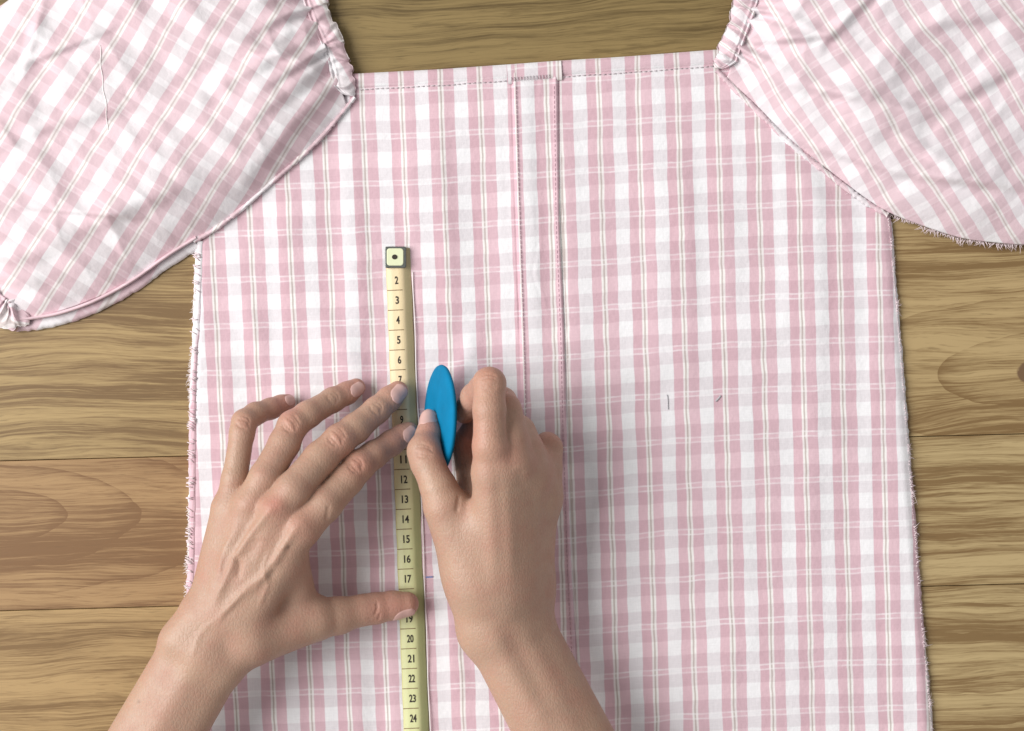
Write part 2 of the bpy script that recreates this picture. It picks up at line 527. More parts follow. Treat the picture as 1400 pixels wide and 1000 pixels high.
LB = [(487, 60), (480, 100), (446, 150), (400, 195), (346, 240), (296, 285), (267, 318), (264, 420), (260, 520), (258, 640), (256, 760), (252, 900), (247, 1050), (243, 1200)]
RB = [(972, 60), (982, 80), (1022, 115), (1054, 145), (1104, 195), (1154, 235), (1200, 268), (1216, 286), (1226, 400), (1237, 530), (1250, 700), (1262, 850), (1276, 1000), (1294, 1200)]
LBa, RBa = np.array(LB, float), np.array(RB, float)
PLa = np.array([(699, 60), (701, 112), (705, 250), (711, 430), (715, 560), (722, 800), (728, 1000), (734, 1200)], float)
PRa = np.array([(761, 60), (762.5, 112), (765, 300), (771, 450), (775, 600), (781, 780), (789, 950), (800, 1200)], float)
xl = lambda y: np.interp(y, LBa[:, 1], LBa[:, 0])
xr = lambda y: np.interp(y, RBa[:, 1], RBa[:, 0])
xpl = lambda y: np.interp(y, PLa[:, 1], PLa[:, 0])
xpr = lambda y: np.interp(y, PRa[:, 1], PRa[:, 0])


def body_soft(px, py):
    """gentle lie of the cloth (m), without the placket"""
    z = 0.0011 * fbm(px / 150.0, py / 190.0, 3, 3)
    # long soft rucks running with the warp and a few diagonal drags
    z = z + 0.0007 * vnoise(px / 30.0 + 0.2 * np.sin(py / 90.0), py / 330.0, 11)
    for (x0, y0, x1, y1, w, a) in ((330, 560, 300, 980, 16, 0.0016), (980, 460, 1190, 420, 18, 0.0008), (860, 820, 1120, 930, 26, 0.0010),
                                   (600, 200, 640, 480, 18, 0.0007), (900, 540, 1100, 640, 30, 0.0009), (430, 430, 500, 520, 16, 0.0012),
                                   (820, 560, 850, 940, 20, 0.0009), (600, 760, 640, 1000, 14, 0.0010), (1030, 170, 1180, 340, 14, 0.0009),
                                   (300, 360, 420, 300, 14, 0.0009), (640, 470, 700, 600, 13, 0.0012), (600, 560, 650, 460, 11, 0.0012), (790, 520, 960, 490, 16, 0.0010), (800, 690, 1010, 770, 20, 0.0011),
                                   (440, 770, 520, 745, 11, 0.0012), (360, 500, 330, 400, 13, 0.0011), (880, 250, 1010, 330, 20, 0.0009), (1080, 560, 1200, 640, 18, 0.0011), (940, 880, 1180, 840, 20, 0.0010), (520, 250, 640, 180, 18, 0.0008)):
        dx, dy = x1 - x0, y1 - y0
        t = np.clip(((px - x0) * dx + (py - y0) * dy) / (dx * dx + dy * dy), 0, 1)
        d2 = (px - x0 - t * dx) ** 2 + (py - y0 - t * dy) ** 2
        z = z + 1.35 * a * np.exp(-d2 / (2 * w * w)) * np.sin(np.pi * np.clip(t, 0.03, 0.97)) ** 0.5
    # the tape lies flat and holds the cloth down
    flat = np.exp(-((px - 546 - 0.043 * (py - 345)) / 26.0) ** 2) * np.clip((py - 310) / 30.0, 0, 1)
    return 0.0038 + z * (1 - 0.9 * flat)


def body_z(px, py):
    px = np.asarray(px, float); py = np.asarray(py, float)
    z = body_soft(px, py)
    a = px - xpl(py); b = px - xpr(py)
    inside = 1 / (1 + np.exp(-a / 1.2)) * 1 / (1 + np.exp(b / 0.8))
    z = z + 0.0012 * inside
    z = z - 0.0010 * (0.75 + 0.25 * vnoise(py / 45.0, 2.2, 6)) * np.exp(-((b - 1.2) / 0.85) ** 2) + 0.0004 * np.exp(-((b + 3) / 2.5) ** 2)
    z = z - 0.0014 * np.exp(-((a + 1.4) / 1.2) ** 2) * (0.55 + 0.45 * vnoise(py / 60.0, 0.3, 5)) + 0.0006 * np.exp(-((a - 3) / 2.0) ** 2)
    # inner fold of the placket, wandering, strongest at the top
    c = px - (xpr(py) - 26 + 4 * vnoise(py / 55.0, 1.7, 8) + 9 * np.exp(-((py - 372) / 26) ** 2) * -1)
    amp = np.interp(py, [100, 150, 300, 372, 430, 700], [0.0004, 0.0001, 0.0001, 0.0003, 0.0001, 0.0])
    z = z + amp * (np.exp(-((c - 2.2) / 2.2) ** 2) - 0.9 * np.exp(-((c + 2.0) / 1.6) ** 2))
    # pucker where the hem stitching crosses
    return z


def body_uv(px, py):
    sl = np.interp(px, [260, 700, 1250], [0.055, 0.033, 0.024])
    a = np.clip((px - xpl(py)) / 8.0, 0, 1) - np.clip((px - xpr(py) + 4) / 8.0, 0, 1)
    u = px - 700 - sl * (py - 100) + 17.0 * a
    v = py + 0.052 * (px - 700) + 3.0 * np.sin(px / 130.0)
    return np.stack([u, v], -1)


rows_t = np.linspace(0, 1, 250)
Yr = 84 + (1190 - 84) * rows_t
cols = []
for y in Yr:
    l, a, b_, r = xl(y), xpl(y), xpr(y), xr(y)
    c = np.concatenate([np.linspace(l, a - 8, 120), a - 8 + np.arange(1, 13) * 1.2, np.linspace(a + 7.5, b_ - 8, 16),
                        b_ - 8 + np.arange(1, 15) * 1.0, np.linspace(b_ + 8, r, 130)])
    cols.append(c)
X = np.array(cols)
yt = ytop(X)
Y = yt + (1190 - yt) * rows_t[:, None]
Z = body_z(X, Y)
# thin the cloth at the very edges so it meets the table
edge = np.minimum(X - X[:, :1], X[:, -1:] - X)
Z = 0.0016 + (Z - 0.0016) * np.clip(0.25 + edge / 14.0, 0, 1)
Z = np.where((Y - yt) < 12, 0.002 + (Z - 0.002) * np.clip(0.45 + (Y - yt) / 12.0 * 0.55, 0, 1), Z)
# ragged cut sides
jit = 1.3 * vnoise(Y[:, 0] / 5.0, 3.3, 21)
X[:, 0] += jit; X[:, -1] += 1.3 * vnoise(Y[:, -1] / 5.0, 8.3, 22)
nr, nc = X.shape
V = PA(X, Y, Z).reshape(-1, 3)
UV = body_uv(X, Y).reshape(-1, 2)
F = grid_faces(nr, nc)
# skirt to the table all round
ring = np.concatenate([np.arange(nc), np.arange(1, nr) * nc + nc - 1, (nr - 1) * nc + np.arange(nc - 2, -1, -1), np.arange(nr - 2, 0, -1) * nc])
sk = V[ring].copy(); sk[:, 2] = 0.0003
n0 = len(V)
V = np.vstack([V, sk]); UV = np.vstack([UV, UV[ring]])
k = np.arange(len(ring)); k2 = (k + 1) % len(ring)
F = np.vstack([F, np.stack([ring[k], ring[k2], n0 + k2, n0 + k], 1)])
bodice = child(mesh_obj('bodice', V, F, M_PLAID, uv=UV))


def ribbon(name, pts_c, half_w, zfun, thick, mat, uvfun, n=160, parent=None, nw=5, jitter=0.0, seed=0):
    """band of cloth along a curve: pts_c drawing coords, real thickness"""
    s = np.linspace(0, 1, n)
    c = curve_at(pts_c, s)
    t = np.gradient(c, axis=0); t /= np.linalg.norm(t, axis=1)[:, None]
    nn = np.stack([-t[:, 1], t[:, 0]], 1)
    w = np.linspace(-1, 1, nw)
    hw = half_w + jitter * vnoise(s * n / 3.0, 0.5, seed)
    A = c[:, None, :] + nn[:, None, :] * (w[None, :, None] * hw[:, None, None])
    z = zfun(A[..., 0], A[..., 1])
    zt = z + thick * np.sqrt(np.clip(1 - np.abs(w)[None, :] ** 4, 0.0, 1))
    top = PA(A[..., 0], A[..., 1], zt).reshape(-1, 3)
    bot = PA(A[..., 0], A[..., 1], z - 0.0004).reshape(-1, 3)
    uv = uvfun(A[..., 0], A[..., 1]).reshape(-1, 2)
    F = grid_faces(n, nw)
    N0 = len(top)
    i = np.arange(n - 1)
    f1 = np.stack([i * nw, i * nw + N0, (i + 1) * nw + N0, (i + 1) * nw], 1)
    f2 = np.stack([i * nw + nw - 1, (i + 1) * nw + nw - 1, (i + 1) * nw + nw - 1 + N0, i * nw + nw - 1 + N0], 1)
    return mesh_obj(name, np.vstack([top, bot]), np.vstack([F, F[:, ::-1] + N0, f1, f2]), mat, parent, uv=np.vstack([uv, uv]))


def strands(name, paths, mat, radius, parent=None, taper=True, sides=4):
    """many little threads joined in one part; paths: list of (k,3) world points"""
    vs, fs = [], []
    for p in paths:
        p = np.asarray(p, float)
        k = len(p)
        t = np.gradient(p, axis=0); t /= (np.linalg.norm(t, axis=1)[:, None] + 1e-12)
        up = np.array([0.0, 0, 1]) if abs(t[0, 2]) < 0.9 else np.array([1.0, 0, 0])
        a = np.cross(t, up); a /= (np.linalg.norm(a, axis=1)[:, None] + 1e-12)
        b = np.cross(a, t)
        base = len(vs)
        for i in range(k):
            r = radius * ((1 - 0.75 * i / (k - 1)) if taper else 1.0)
            for j in range(sides):
                an = 2 * math.pi * j / sides
                vs.append(p[i] + r * (math.cos(an) * a[i] + math.sin(an) * b[i]))
        for i in range(k - 1):
            for j in range(sides):
                j2 = (j + 1) % sides
                fs.append((base + i * sides + j, base + i * sides + j2, base + (i + 1) * sides + j2, base + (i + 1) * sides + j))
        fs.append(tuple(base + j for j in range(sides))[::-1])
        fs.append(tuple(base + (k - 1) * sides + j for j in range(sides)))
    return mesh_obj(name, np.array(vs), fs, mat, parent)


def fringe(pts, z0, spacing, lmin, lmax, side, seed, slant=0.5):
    """frayed threads sticking out of a cut edge"""
    r = np.random.default_rng(seed)
    pts = np.asarray(pts, float)
    tot = np.linalg.norm(np.diff(pts, axis=0), axis=1).sum()
    out = []
    s = 0.0
    while s < tot:
        c = curve_at(pts, np.array([s / tot, min(s / tot + 0.002, 1.0)]))
        t = c[1] - c[0]
        if np.linalg.norm(t) > 1e-6:
            t /= np.linalg.norm(t)
            nn = np.array([-t[1], t[0]]) * side
            clump = 0.6 + 0.6 * vnoise(s / 14.0, 0.1, seed)
            ln = r.uniform(lmin, lmax) * clump * (2.0 if r.random() < 0.03 else 1.0)
            d = nn + t * r.normal(0, slant); d /= np.linalg.norm(d)
            bend = t * r.normal(0, 0.35)
            p0 = c[0] - nn * 2.5 + nn * r.uniform(-0.8, 0.8)
            zz = z0 + r.uniform(-0.0006, 0.0008)
            path = []
            for q in (0, 0.35, 0.7, 1.0):
                xy = p0 + d * ln * q + bend * ln * q * q
                path.append(P(xy[0], xy[1], max(zz + 0.0006 * q - 0.0016 * q * q, 0.0004)))
            out.append(path)
        s += spacing * r.uniform(0.4, 1.5)
    return out


# neckline hem: turned band along the top edge, in two lengths beside the placket block
def hemz(px, py): return body_soft(px, py) * 0.75 + 0.0006


def hem_curve(x0, x1, off):
    xs = np.linspace(x0, x1, 8)
    return np.stack([xs, ytop(xs) + off], 1)


def hem_uv(px, py):
    return body_uv(px, py) + np.array([0.0, 31.0])


hem1 = child(ribbon('neckline_hem', hem_curve(478, 696, 10.5), 10.5, hemz, 0.0011, M_PLAID, hem_uv, 120))
hem2 = child(ribbon('neckline_hem', hem_curve(758, 986, 10.5), 10.5, hemz, 0.0011, M_PLAID, hem_uv, 120))
block = child(ribbon('placket_facing', hem_curve(694, 768, 13.5), 13.5, lambda a, b: body_soft(a, b) * 0.75 + 0.0016, 0.0009, M_PLAID,
                     lambda a, b: body_uv(a, b) + np.array([-6.0, 24.0]), 50))

# machine stitches: along the hem, on the block; dark threads added as placket gap shade
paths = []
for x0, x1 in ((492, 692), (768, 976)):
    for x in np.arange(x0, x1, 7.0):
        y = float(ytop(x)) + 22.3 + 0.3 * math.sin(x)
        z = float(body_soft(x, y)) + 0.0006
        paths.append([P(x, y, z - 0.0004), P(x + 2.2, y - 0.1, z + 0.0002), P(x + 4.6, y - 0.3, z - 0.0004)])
stitch = child(strands('stitch_and_shade_lines', paths, M_THREAD_GREY, 0.00020, taper=False))
tag(stitch, kind='stuff')
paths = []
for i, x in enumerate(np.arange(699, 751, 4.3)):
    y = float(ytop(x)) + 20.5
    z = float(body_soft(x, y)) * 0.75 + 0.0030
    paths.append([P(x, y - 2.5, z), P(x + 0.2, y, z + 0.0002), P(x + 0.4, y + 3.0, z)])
stitch2 = child(strands('stitch_and_shade_lines', paths, M_THREAD_GREY, 0.00024, taper=False))
tag(stitch2, kind='stuff')
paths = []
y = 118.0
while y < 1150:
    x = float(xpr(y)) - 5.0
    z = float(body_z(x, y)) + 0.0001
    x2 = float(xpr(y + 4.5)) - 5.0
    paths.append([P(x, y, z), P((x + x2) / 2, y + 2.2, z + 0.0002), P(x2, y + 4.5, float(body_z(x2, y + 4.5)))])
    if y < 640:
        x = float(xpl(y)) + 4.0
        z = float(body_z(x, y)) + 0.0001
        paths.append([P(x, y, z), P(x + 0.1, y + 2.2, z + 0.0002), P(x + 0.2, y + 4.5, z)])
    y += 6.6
placket_shade = child(strands('stitch_and_shade_lines', paths, M_THREAD_SHADE, 0.00014, taper=False))  # dark dashes stand in for shade along the placket edge
tag(placket_shade, kind='stuff')

# frayed side edges
left_edge = [(268, 330), (264, 420), (260, 520), (258, 640), (256, 760), (252, 900), (248, 1030)]
right_edge = [(1216, 292), (1226, 400), (1237, 530), (1250, 700), (1262, 850), (1276, 1000), (1280, 1040)]
fr = child(strands('frayed_edge', fringe(left_edge, 0.0026, 0.8, 3.0, 7.5, 1, 5, 0.9), M_WHITE_THREAD, 0.00017)); tag(fr, kind='stuff')
fr = child(strands('frayed_edge', fringe(right_edge, 0.0026, 0.8, 3.5, 8.5, -1, 6, 0.9), M_THREAD, 0.00018)); tag(fr, kind='stuff')
# overlocked fold along the left side, pinker towards the bottom
ov = child(ribbon('side_seam_allowance', [(x + 6 + 1.2 * math.sin(i * 2.1), y) for i, (x, y) in enumerate(left_edge)], 5.0,
                  lambda a, b: body_soft(a, b) * 0.6 + 0.0008, 0.0009, M_PLAID, lambda a, b: np.stack([84.4 + 10 + (b - 330) * 0.03 + 0.3 * (a - 262), b * 1.3], -1), 260, jitter=1.8, seed=4))
lp = []
r5 = np.random.default_rng(15)
for y in np.sort(r5.uniform(334, 1030, 130)):
    x = float(xl(y)) + 3 + r5.uniform(-2, 2)
    z = 0.0042
    lp.append([P(x - 4.5, y + r5.uniform(-2, 2), z - 0.0014), P(x, y + 1.5, z + 0.0004), P(x + 4.5, y + 3 + r5.uniform(-2, 2), z)])
lo = child(strands('overlock_stitching', lp, M_THREAD, 0.00026, taper=False)); tag(lo, kind='stuff')


# ------------------------------------------------------------------ blouse: sleeves
def sleeve(name, low, up, mat, uvfun, seed, amp, creases, mirror):
    ns, ntt = 230, 150
    s = np.linspace(0, 1, ns)
    Lc = curve_at(low, s); Uc = curve_at(up, s)
    t = np.linspace(0, 1, ntt) ** 1.15
    A = Lc[None] * (1 - t[:, None, None]) + Uc[None] * t[:, None, None]
    # bow the far end outwards a little
    px, py = A[..., 0].copy(), A[..., 1].copy()
    ss = np.broadcast_to(s[None], px.shape); tt = np.broadcast_to(t[:, None], px.shape)
    px = px + mirror * 55 * np.sin(np.pi * tt) * np.clip((ss - 0.7) / 0.3, 0, 1) ** 2
    prof_t = 1 - (1 - np.clip(tt / 0.30, 0, 1)) ** 2.2
    prof_t *= 1 - np.clip((tt - 0.75) / 0.25, 0, 1) ** 2 * 0.9
    prof_s = np.clip(0.22 + 0.78 * (1 - (1 - np.clip(ss / 0.25, 0, 1)) ** 2), 0, 1) * (1 - 0.75 * np.clip((ss - 0.8) / 0.2, 0, 1) ** 2)
    z = 0.0046 + amp * prof_t * prof_s
    # gathers running from the elastic
    ph = tt * 30 + 1.3 * vnoise(tt * 9, ss * 3, seed)
    g = np.exp(-ss / 0.10) * prof_t
    z = z + 0.0026 * g * np.sin(ph * 2.2) + 0.0018 * np.exp(-ss / 0.18) * vnoise(tt * 26, ss * 4, seed + 1) * prof_t
    # gathers running from the cuff
    z = z + 0.0030 * np.exp(-(1 - ss) / 0.08) * np.sin(tt * 70 + 2 * vnoise(tt * 8, ss * 4, seed + 2)) * np.clip(tt * 8, 0.2, 1)
    # soft crumple
    x1 = (px + mirror * py * 0.6) / 75.0; y1 = (py - mirror * px * 0.3) / 120.0
    rid = 1 - np.abs(fbm(x1, y1, seed + 5, 3)) * 2.2
    z = z + prof_t * (0.0034 * fbm(px / 120.0, py / 95.0, seed + 3, 2) + 0.0015 * np.clip(rid, -0.5, 1))
    for (x0, y0, xq, yq, w, a) in creases:
        dx, dy = xq - x0, yq - y0
        q = np.clip(((px - x0) * dx + (py - y0) * dy) / (dx * dx + dy * dy), 0, 1)
        side = ((px - x0) * dy - (py - y0) * dx) / math.hypot(dx, dy)
        d = np.hypot(px - x0 - q * dx, py - y0 - q * dy)
        e = np.exp(-d ** 2 / (2 * w * w))
        z = z + 0.95 * a * e * (0.35 + np.tanh(side / w * 1.6)) * np.sin(np.pi * np.clip(q, 0.08, 0.92)) ** 0.5
    z = np.maximum(z, 0.0038)
    uv = uvfun(px, py, z).reshape(-1, 2)
    V = PA(px, py, z).reshape(-1, 3)
    nr, nc = px.shape
    F = grid_faces(nr, nc)
    ring = np.concatenate([np.arange(nc), np.arange(1, nr) * nc + nc - 1, (nr - 1) * nc + np.arange(nc - 2, -1, -1), np.arange(nr - 2, 0, -1) * nc])
    # lower layer follows the outline, a touch inside
    sk = V[ring].copy(); sk[:, 2] = np.where(np.arange(len(ring)) < nc, 0.0036, 0.0010)
    cen = V.mean(0); sk[:, :2] += (cen[:2] - sk[:, :2]) * 0.006
    n0 = len(V)
    V = np.vstack([V, sk]); uv = np.vstack([uv, uv[ring]])
    k = np.arange(len(ring)); k2 = (k + 1) % len(ring)
    F = np.vstack([F, np.stack([ring[k], ring[k2], n0 + k2, n0 + k], 1)])
    return child(mesh_obj(name, V, F, mat, uv=uv))


def uv_left(px, py, z=0):
    w = 5.0 * fbm(px / 130.0, py / 130.0, 41, 2)
    return np.stack([px * 0.85 + py * 0.53 + w + 900 * 0 + z * 0, px * 0.53 - py * 0.85 + 0.8 * w], -1)


def uv_right(px, py, z=0):
    w = 9.0 * fbm(px / 110.0, py / 110.0, 51, 2)
    return np.stack([px * 0.85 - py * 0.53 + w, px * 0.53 + py * 0.85 + 0.8 * w], -1)


low_l = [(474, 144), (464, 156), (430, 195), (380, 240), (330, 284), (290, 314), (262, 330), (225, 352), (178, 384), (130, 408), (80, 426), (48, 434), (16, 424), (-14, 398)]
up_l = [(380, -120), (330, -150), (220, -130), (110, -75), (30, -14), (8, 3), (-22, 24), (-60, 60)]
low_r = [(994, 106), (1008, 120), (1032, 142), (1082, 192), (1132, 232), (1182, 270), (1216, 291), (1262, 309), (1312, 325), (1352, 331), (1410, 334), (1470, 320), (1520, 295)]
up_r = [(1074, -120), (1130, -180), (1260, -190), (1380, -160), (1480, -90), (1540, -20), (1570, 40)]
cr_l = [(30, 92, 150, 44, 8, 0.0020), (60, -20, 28, 96, 8, 0.0022), (30, 286, 190, 300, 6, 0.0018), (240, 130, 400, 60, 13, -0.0030),
        (310, 60, 420, 90, 9, 0.0028), (80, 330, 260, 260, 18, 0.0022), (190, 200, 330, 220, 16, -0.0016), (60, 180, 180, 150, 14, 0.0020), (340, 250, 430, 150, 12, 0.0018)]
cr_r = [(1040, 60, 1150, 50, 9, 0.0036), (1090, 120, 1230, 150, 11, 0.0036), (1180, 140, 1330, 150, 12, -0.0040), (1130, 60, 1200, -10, 9, 0.0030),
        (1230, 240, 1390, 260, 12, 0.0036), (1290, 150, 1400, 90, 14, 0.0036), (1100, 200, 1230, 240, 9, 0.0020), (1260, 40, 1400, 20, 15, 0.0030), (1210, 180, 1290, 225, 9, 0.0024)]
sl_l = sleeve('sleeve', low_l, up_l, M_SLEEVE_L, uv_left, 100, 0.015, cr_l, -1)
sl_r = sleeve('sleeve', low_r, up_r, M_SLEEVE_R, uv_right, 200, 0.016, cr_r, 1)


def casing(pts, width, mat, uvfun, seed, side, parent):
    """gathered elastic casing: scrunched tube of cloth"""
    n, nw = 420, 26
    s = np.linspace(0, 1, n)
    c = curve_at(pts, s)
    t = np.gradient(c, axis=0); t /= np.linalg.norm(t, axis=1)[:, None]
    nn = np.stack([-t[:, 1], t[:, 0]], 1) * side
    w = np.linspace(0, 1, nw)
    tot = np.linalg.norm(np.diff(c, axis=0), axis=1).sum()
    a = s * tot
    scal = 2.6 * vnoise(a / 9.0, 0.2, seed) + 1.2 * vnoise(a / 4.0, 0.9, seed + 1)
    aa, ww = np.meshgrid(a, w, indexing='ij')
    endt = np.clip(aa / 16.0, 0, 1) ** 0.5
    off = (ww * width) * (0.25 + 0.75 * endt) - (1 - ww) ** 2 * scal[:, None]
    slide = 3.0 * vnoise(aa / 14.0, ww * 2.2, seed + 4)
    px = c[:, None, 0] + nn[:, None, 0] * off + t[:, None, 0] * slide
    py = c[:, None, 1] + nn[:, None, 1] * off + t[:, None, 1] * slide
    prof = np.sin(np.pi * np.clip(ww * 0.94 + 0.03, 0, 1)) ** 0.6
    r1 = 0.55 * np.sin(aa / 2.6 + 2.2 * vnoise(aa / 22.0, ww * 1.4, seed + 7)) + 0.6 * vnoise(aa / 11.0, ww * 1.5, seed + 2)
    r2 = vnoise(aa / 5.0, ww * 3.0, seed + 3)
    z = 0.0050 + 0.0044 * prof * (0.80 + 0.30 * r1) + 0.0004 * r2 * prof
    z = z + np.clip(ww - 0.62, 0, 0.25) * 0.012 - np.clip(ww - 0.87, 0, 1) * 0.05
    z = z - 0.0024 * np.exp(-((ww - 0.80) / 0.07) ** 2)
    z = 0.0046 + (z - 0.0046) * (0.15 + 0.85 * endt)
    uv = (uvfun(px * 1.0, py * 1.0, 0) + np.stack([aa * 0.9, ww * 8], -1)).reshape(-1, 2)
    V = PA(px, py, z).reshape(-1, 3)
    F = grid_faces(n, nw)
    sk = V.reshape(n, nw, 3)[:, 0].copy(); sk[:, 2] = 0.0012
    n0 = len(V)
    V = np.vstack([V, sk]); uv = np.vstack([uv, uv.reshape(n, nw, 2)[:, 0]])
    i = np.arange(n - 1)
    F = np.vstack([F, np.stack([i * nw, (i + 1) * nw, n0 + i + 1, n0 + i], 1)])
    if side < 0: F = F[:, ::-1]
    o = mesh_obj('elastic_casing', V, F, mat, uv=uv)
    o.parent = parent
    return o


def subchild(o, parent):
    o.parent = parent
    return o


neck_l = [(488, 130), (485, 110), (479, 84), (468, 52), (456, 26), (446, 0), (434, -40), (420, -90), (400, -130)]
neck_r = [(974, 92), (980, 72), (990, 44), (998, 22), (1006, 0), (1016, -40), (1030, -90), (1046, -130)]
casing(neck_l, 33, M_SLEEVE_L, uv_left, 300, 1 if False else -1, sl_l)
casing(neck_r, 33, M_SLEEVE_R, uv_right, 400, 1, sl_r)
# left cuff, just entering the picture
cuff_l = [(42, 443), (26, 448), (4, 450), (-18, 438), (-42, 410), (-64, 370), (-84, 320)]
casing(cuff_l, 44, M_SLEEVE_L, uv_left, 500, 1, sl_l)

# underarm seam allowance of the left sleeve: two raw layers pressed open below the seam
und_l = [(268, 331), (228, 356), (180, 390), (130, 417), (82, 434), (44, 441), (22, 443)]
b1 = subchild(ribbon('seam_allowance', [(x, y + 2) for x, y in und_l], 9.0, lambda a, b: 0.0012 + 0 * a, 0.0020, M_SLEEVE_L,
                     lambda a, b: uv_left(a, b) * 0.6 + 10, 150, jitter=1.0, seed=9), sl_l)
b2 = subchild(ribbon('seam_piping', [(x, y - 6) for x, y in und_l], 2.6, lambda a, b: 0.0040 + 0 * a, 0.0030, M_SLEEVE_L,
                     lambda a, b: np.stack([0 * a + 30, b], -1), 150), sl_l)
fr = subchild(strands('frayed_edge', fringe([(268, 335), (250, 345), (232, 357), (212, 368)], 0.0024, 1.8, 4, 12, -1, 31), M_WHITE_THREAD, 0.0002), sl_l); tag(fr, kind='stuff')
fr = subchild(strands('frayed_edge', fringe([(487, 136), (470, 154), (432, 198), (382, 243), (332, 287), (292, 317), (266, 332)], 0.0046, 4.0, 2, 5, -1, 32), M_THREAD, 0.00016), sl_l); tag(fr, kind='stuff')
# raglan seam cord on both sleeves
cd = subchild(ribbon('raglan_seam', [(485, 133), (468, 154), (430, 197), (380, 242), (330, 286), (290, 316), (264, 330)], 3.2,
                     lambda a, b: 0.0042 + 0 * a, 0.0020, M_SLEEVE_L, lambda a, b: uv_left(a, b) * 1.2, 260, jitter=1.2, seed=3), sl_l)
rl = [(980, 96), (1004, 121), (1030, 146), (1080, 196), (1130, 236), (1180, 274), (1214, 294)]
cd = subchild(ribbon('raglan_seam', rl, 4.0, lambda a, b: 0.0040 + 0 * a, 0.0018, M_SLEEVE_R,
                     lambda a, b: uv_right(a, b) * 1.2, 260, jitter=1.7, seed=13), sl_r)
fr = subchild(strands('frayed_edge', fringe(rl, 0.0048, 1.4, 3, 8, 1, 33), M_THREAD, 0.0002), sl_r); tag(fr, kind='stuff')
fr = subchild(strands('frayed_edge', fringe([(1214, 294), (1262, 312), (1312, 328), (1352, 334), (1405, 338)], 0.0030, 1.2, 4, 11, 1, 34), M_THREAD, 0.0002), sl_r); tag(fr, kind='stuff')

# pencil marks on the cloth
M_BLUE_MARK = simple_mat('blue_mark', (0.20, 0.26, 0.50), 0.9, noise=0.4, scale=2500)


def pencil(p0, p1, w, mat=None):
    (x0, y0), (x1, y1) = p0, p1
    c = [(x0 + (x1 - x0) * q + 0.4 * math.sin(5 * q), y0 + (y1 - y0) * q) for q in np.linspace(0, 1, 5)]
    o = ribbon('pencil_mark', c, w, lambda a, b: body_z(a, b) + 0.0005, 0.00012, mat or M_PENCIL, lambda a, b: np.stack([a, b], -1), 12, nw=3)
    subchild(o, bodice)


pencil((912, 540), (914, 560), 0.55)
pencil((985, 541), (979, 549), 1.2)
pencil((582, 789.5), (592, 789), 1.0, M_BLUE_MARK)

# loose thread lying on the left sleeve
def surface_z(obj, px, py):
    me = obj.data
    v = np.empty(len(me.vertices) * 3, np.float32); me.vertices.foreach_get('co', v); v = v.reshape(-1, 3)
    x, y = unP(v)
    i = np.argmin((x - px) ** 2 + (y - py) ** 2)
    return float(v[i, 2])


tp = [(137, 62), (138, 88), (141, 118), (145, 145), (147, 178)]
cc = curve_at(tp, np.linspace(0, 1, 24))
path = [P(x + 0.8 * math.sin(i * 0.9), y, surface_z(sl_l, x, y) + 0.0001) for i, (x, y) in enumerate(cc)]
th = strands('thread', [path], M_WHITE_THREAD, 0.00022, taper=False, sides=6)
tag(th, 'loose white thread lying on the left puff sleeve', 'thread')

# ------------------------------------------------------------------ tape measure
def tape_material():
    m, nt, b = new_mat('tape_fabric')
    uv = N(nt, 'ShaderNodeUVMap', uv_map='weave')
    sep = N(nt, 'ShaderNodeSeparateXYZ'); L(nt, uv.outputs[0], sep.inputs[0])
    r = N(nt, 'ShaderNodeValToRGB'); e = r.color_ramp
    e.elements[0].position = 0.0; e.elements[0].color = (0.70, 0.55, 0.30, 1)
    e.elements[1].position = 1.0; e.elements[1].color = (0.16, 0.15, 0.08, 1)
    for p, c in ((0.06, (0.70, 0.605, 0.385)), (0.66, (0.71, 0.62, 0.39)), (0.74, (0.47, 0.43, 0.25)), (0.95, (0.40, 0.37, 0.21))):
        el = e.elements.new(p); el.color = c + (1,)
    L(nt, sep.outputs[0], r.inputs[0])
    # shade on the lower run painted in as a yellower-green cast
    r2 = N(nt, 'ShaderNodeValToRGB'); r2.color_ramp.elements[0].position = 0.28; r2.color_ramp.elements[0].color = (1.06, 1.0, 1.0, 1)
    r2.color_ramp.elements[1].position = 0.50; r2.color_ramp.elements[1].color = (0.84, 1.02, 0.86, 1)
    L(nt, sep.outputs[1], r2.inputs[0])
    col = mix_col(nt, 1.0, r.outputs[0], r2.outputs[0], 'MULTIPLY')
    tc = N(nt, 'ShaderNodeTexCoord')
    nz = N(nt, 'ShaderNodeTexNoise', inp={'Scale': 260.0, 'Detail': 4.0}); L(nt, tc.outputs['Object'], nz.inputs['Vector'])
    col = mix_col(nt, math_node(nt, 'MULTIPLY', nz.outputs['Fac'], 0.25), col, (0.55, 0.45, 0.24))
    L(nt, col, b.inputs['Base Color'])
    b.inputs['Roughness'].default_value = 0.42
    b.inputs['Specular IOR Level'].default_value = 0.4
    ck = N(nt, 'ShaderNodeTexNoise', inp={'Scale': 1800.0, 'Detail': 1.0}); L(nt, tc.outputs['Object'], ck.inputs['Vector'])
    bp = N(nt, 'ShaderNodeBump', inp={'Strength': 0.2, 'Distance': 0.0003}); L(nt, ck.outputs['Fac'], bp.inputs['Height']); L(nt, bp.outputs[0], b.inputs['Normal'])
    return m


tape = empty('tape_measure', P(546, 345, 0.004))
tag(tape, 'cream cloth tape measure with black centimetre numbers lying along the blouse', 'tape measure')
TC = np.array([(544.5, 338), (546.5, 400), (551, 520), (556, 640), (562, 800), (569.5, 1000), (575, 1160)], float)
tx = lambda y: np.interp(y, TC[:, 1], TC[:, 0])
TW_ = 17.5


def tape_base(y):
    return 0.0046 + 0.0003 * math.sin(y / 70.0) + 0.0002 * math.sin(y / 31.0)


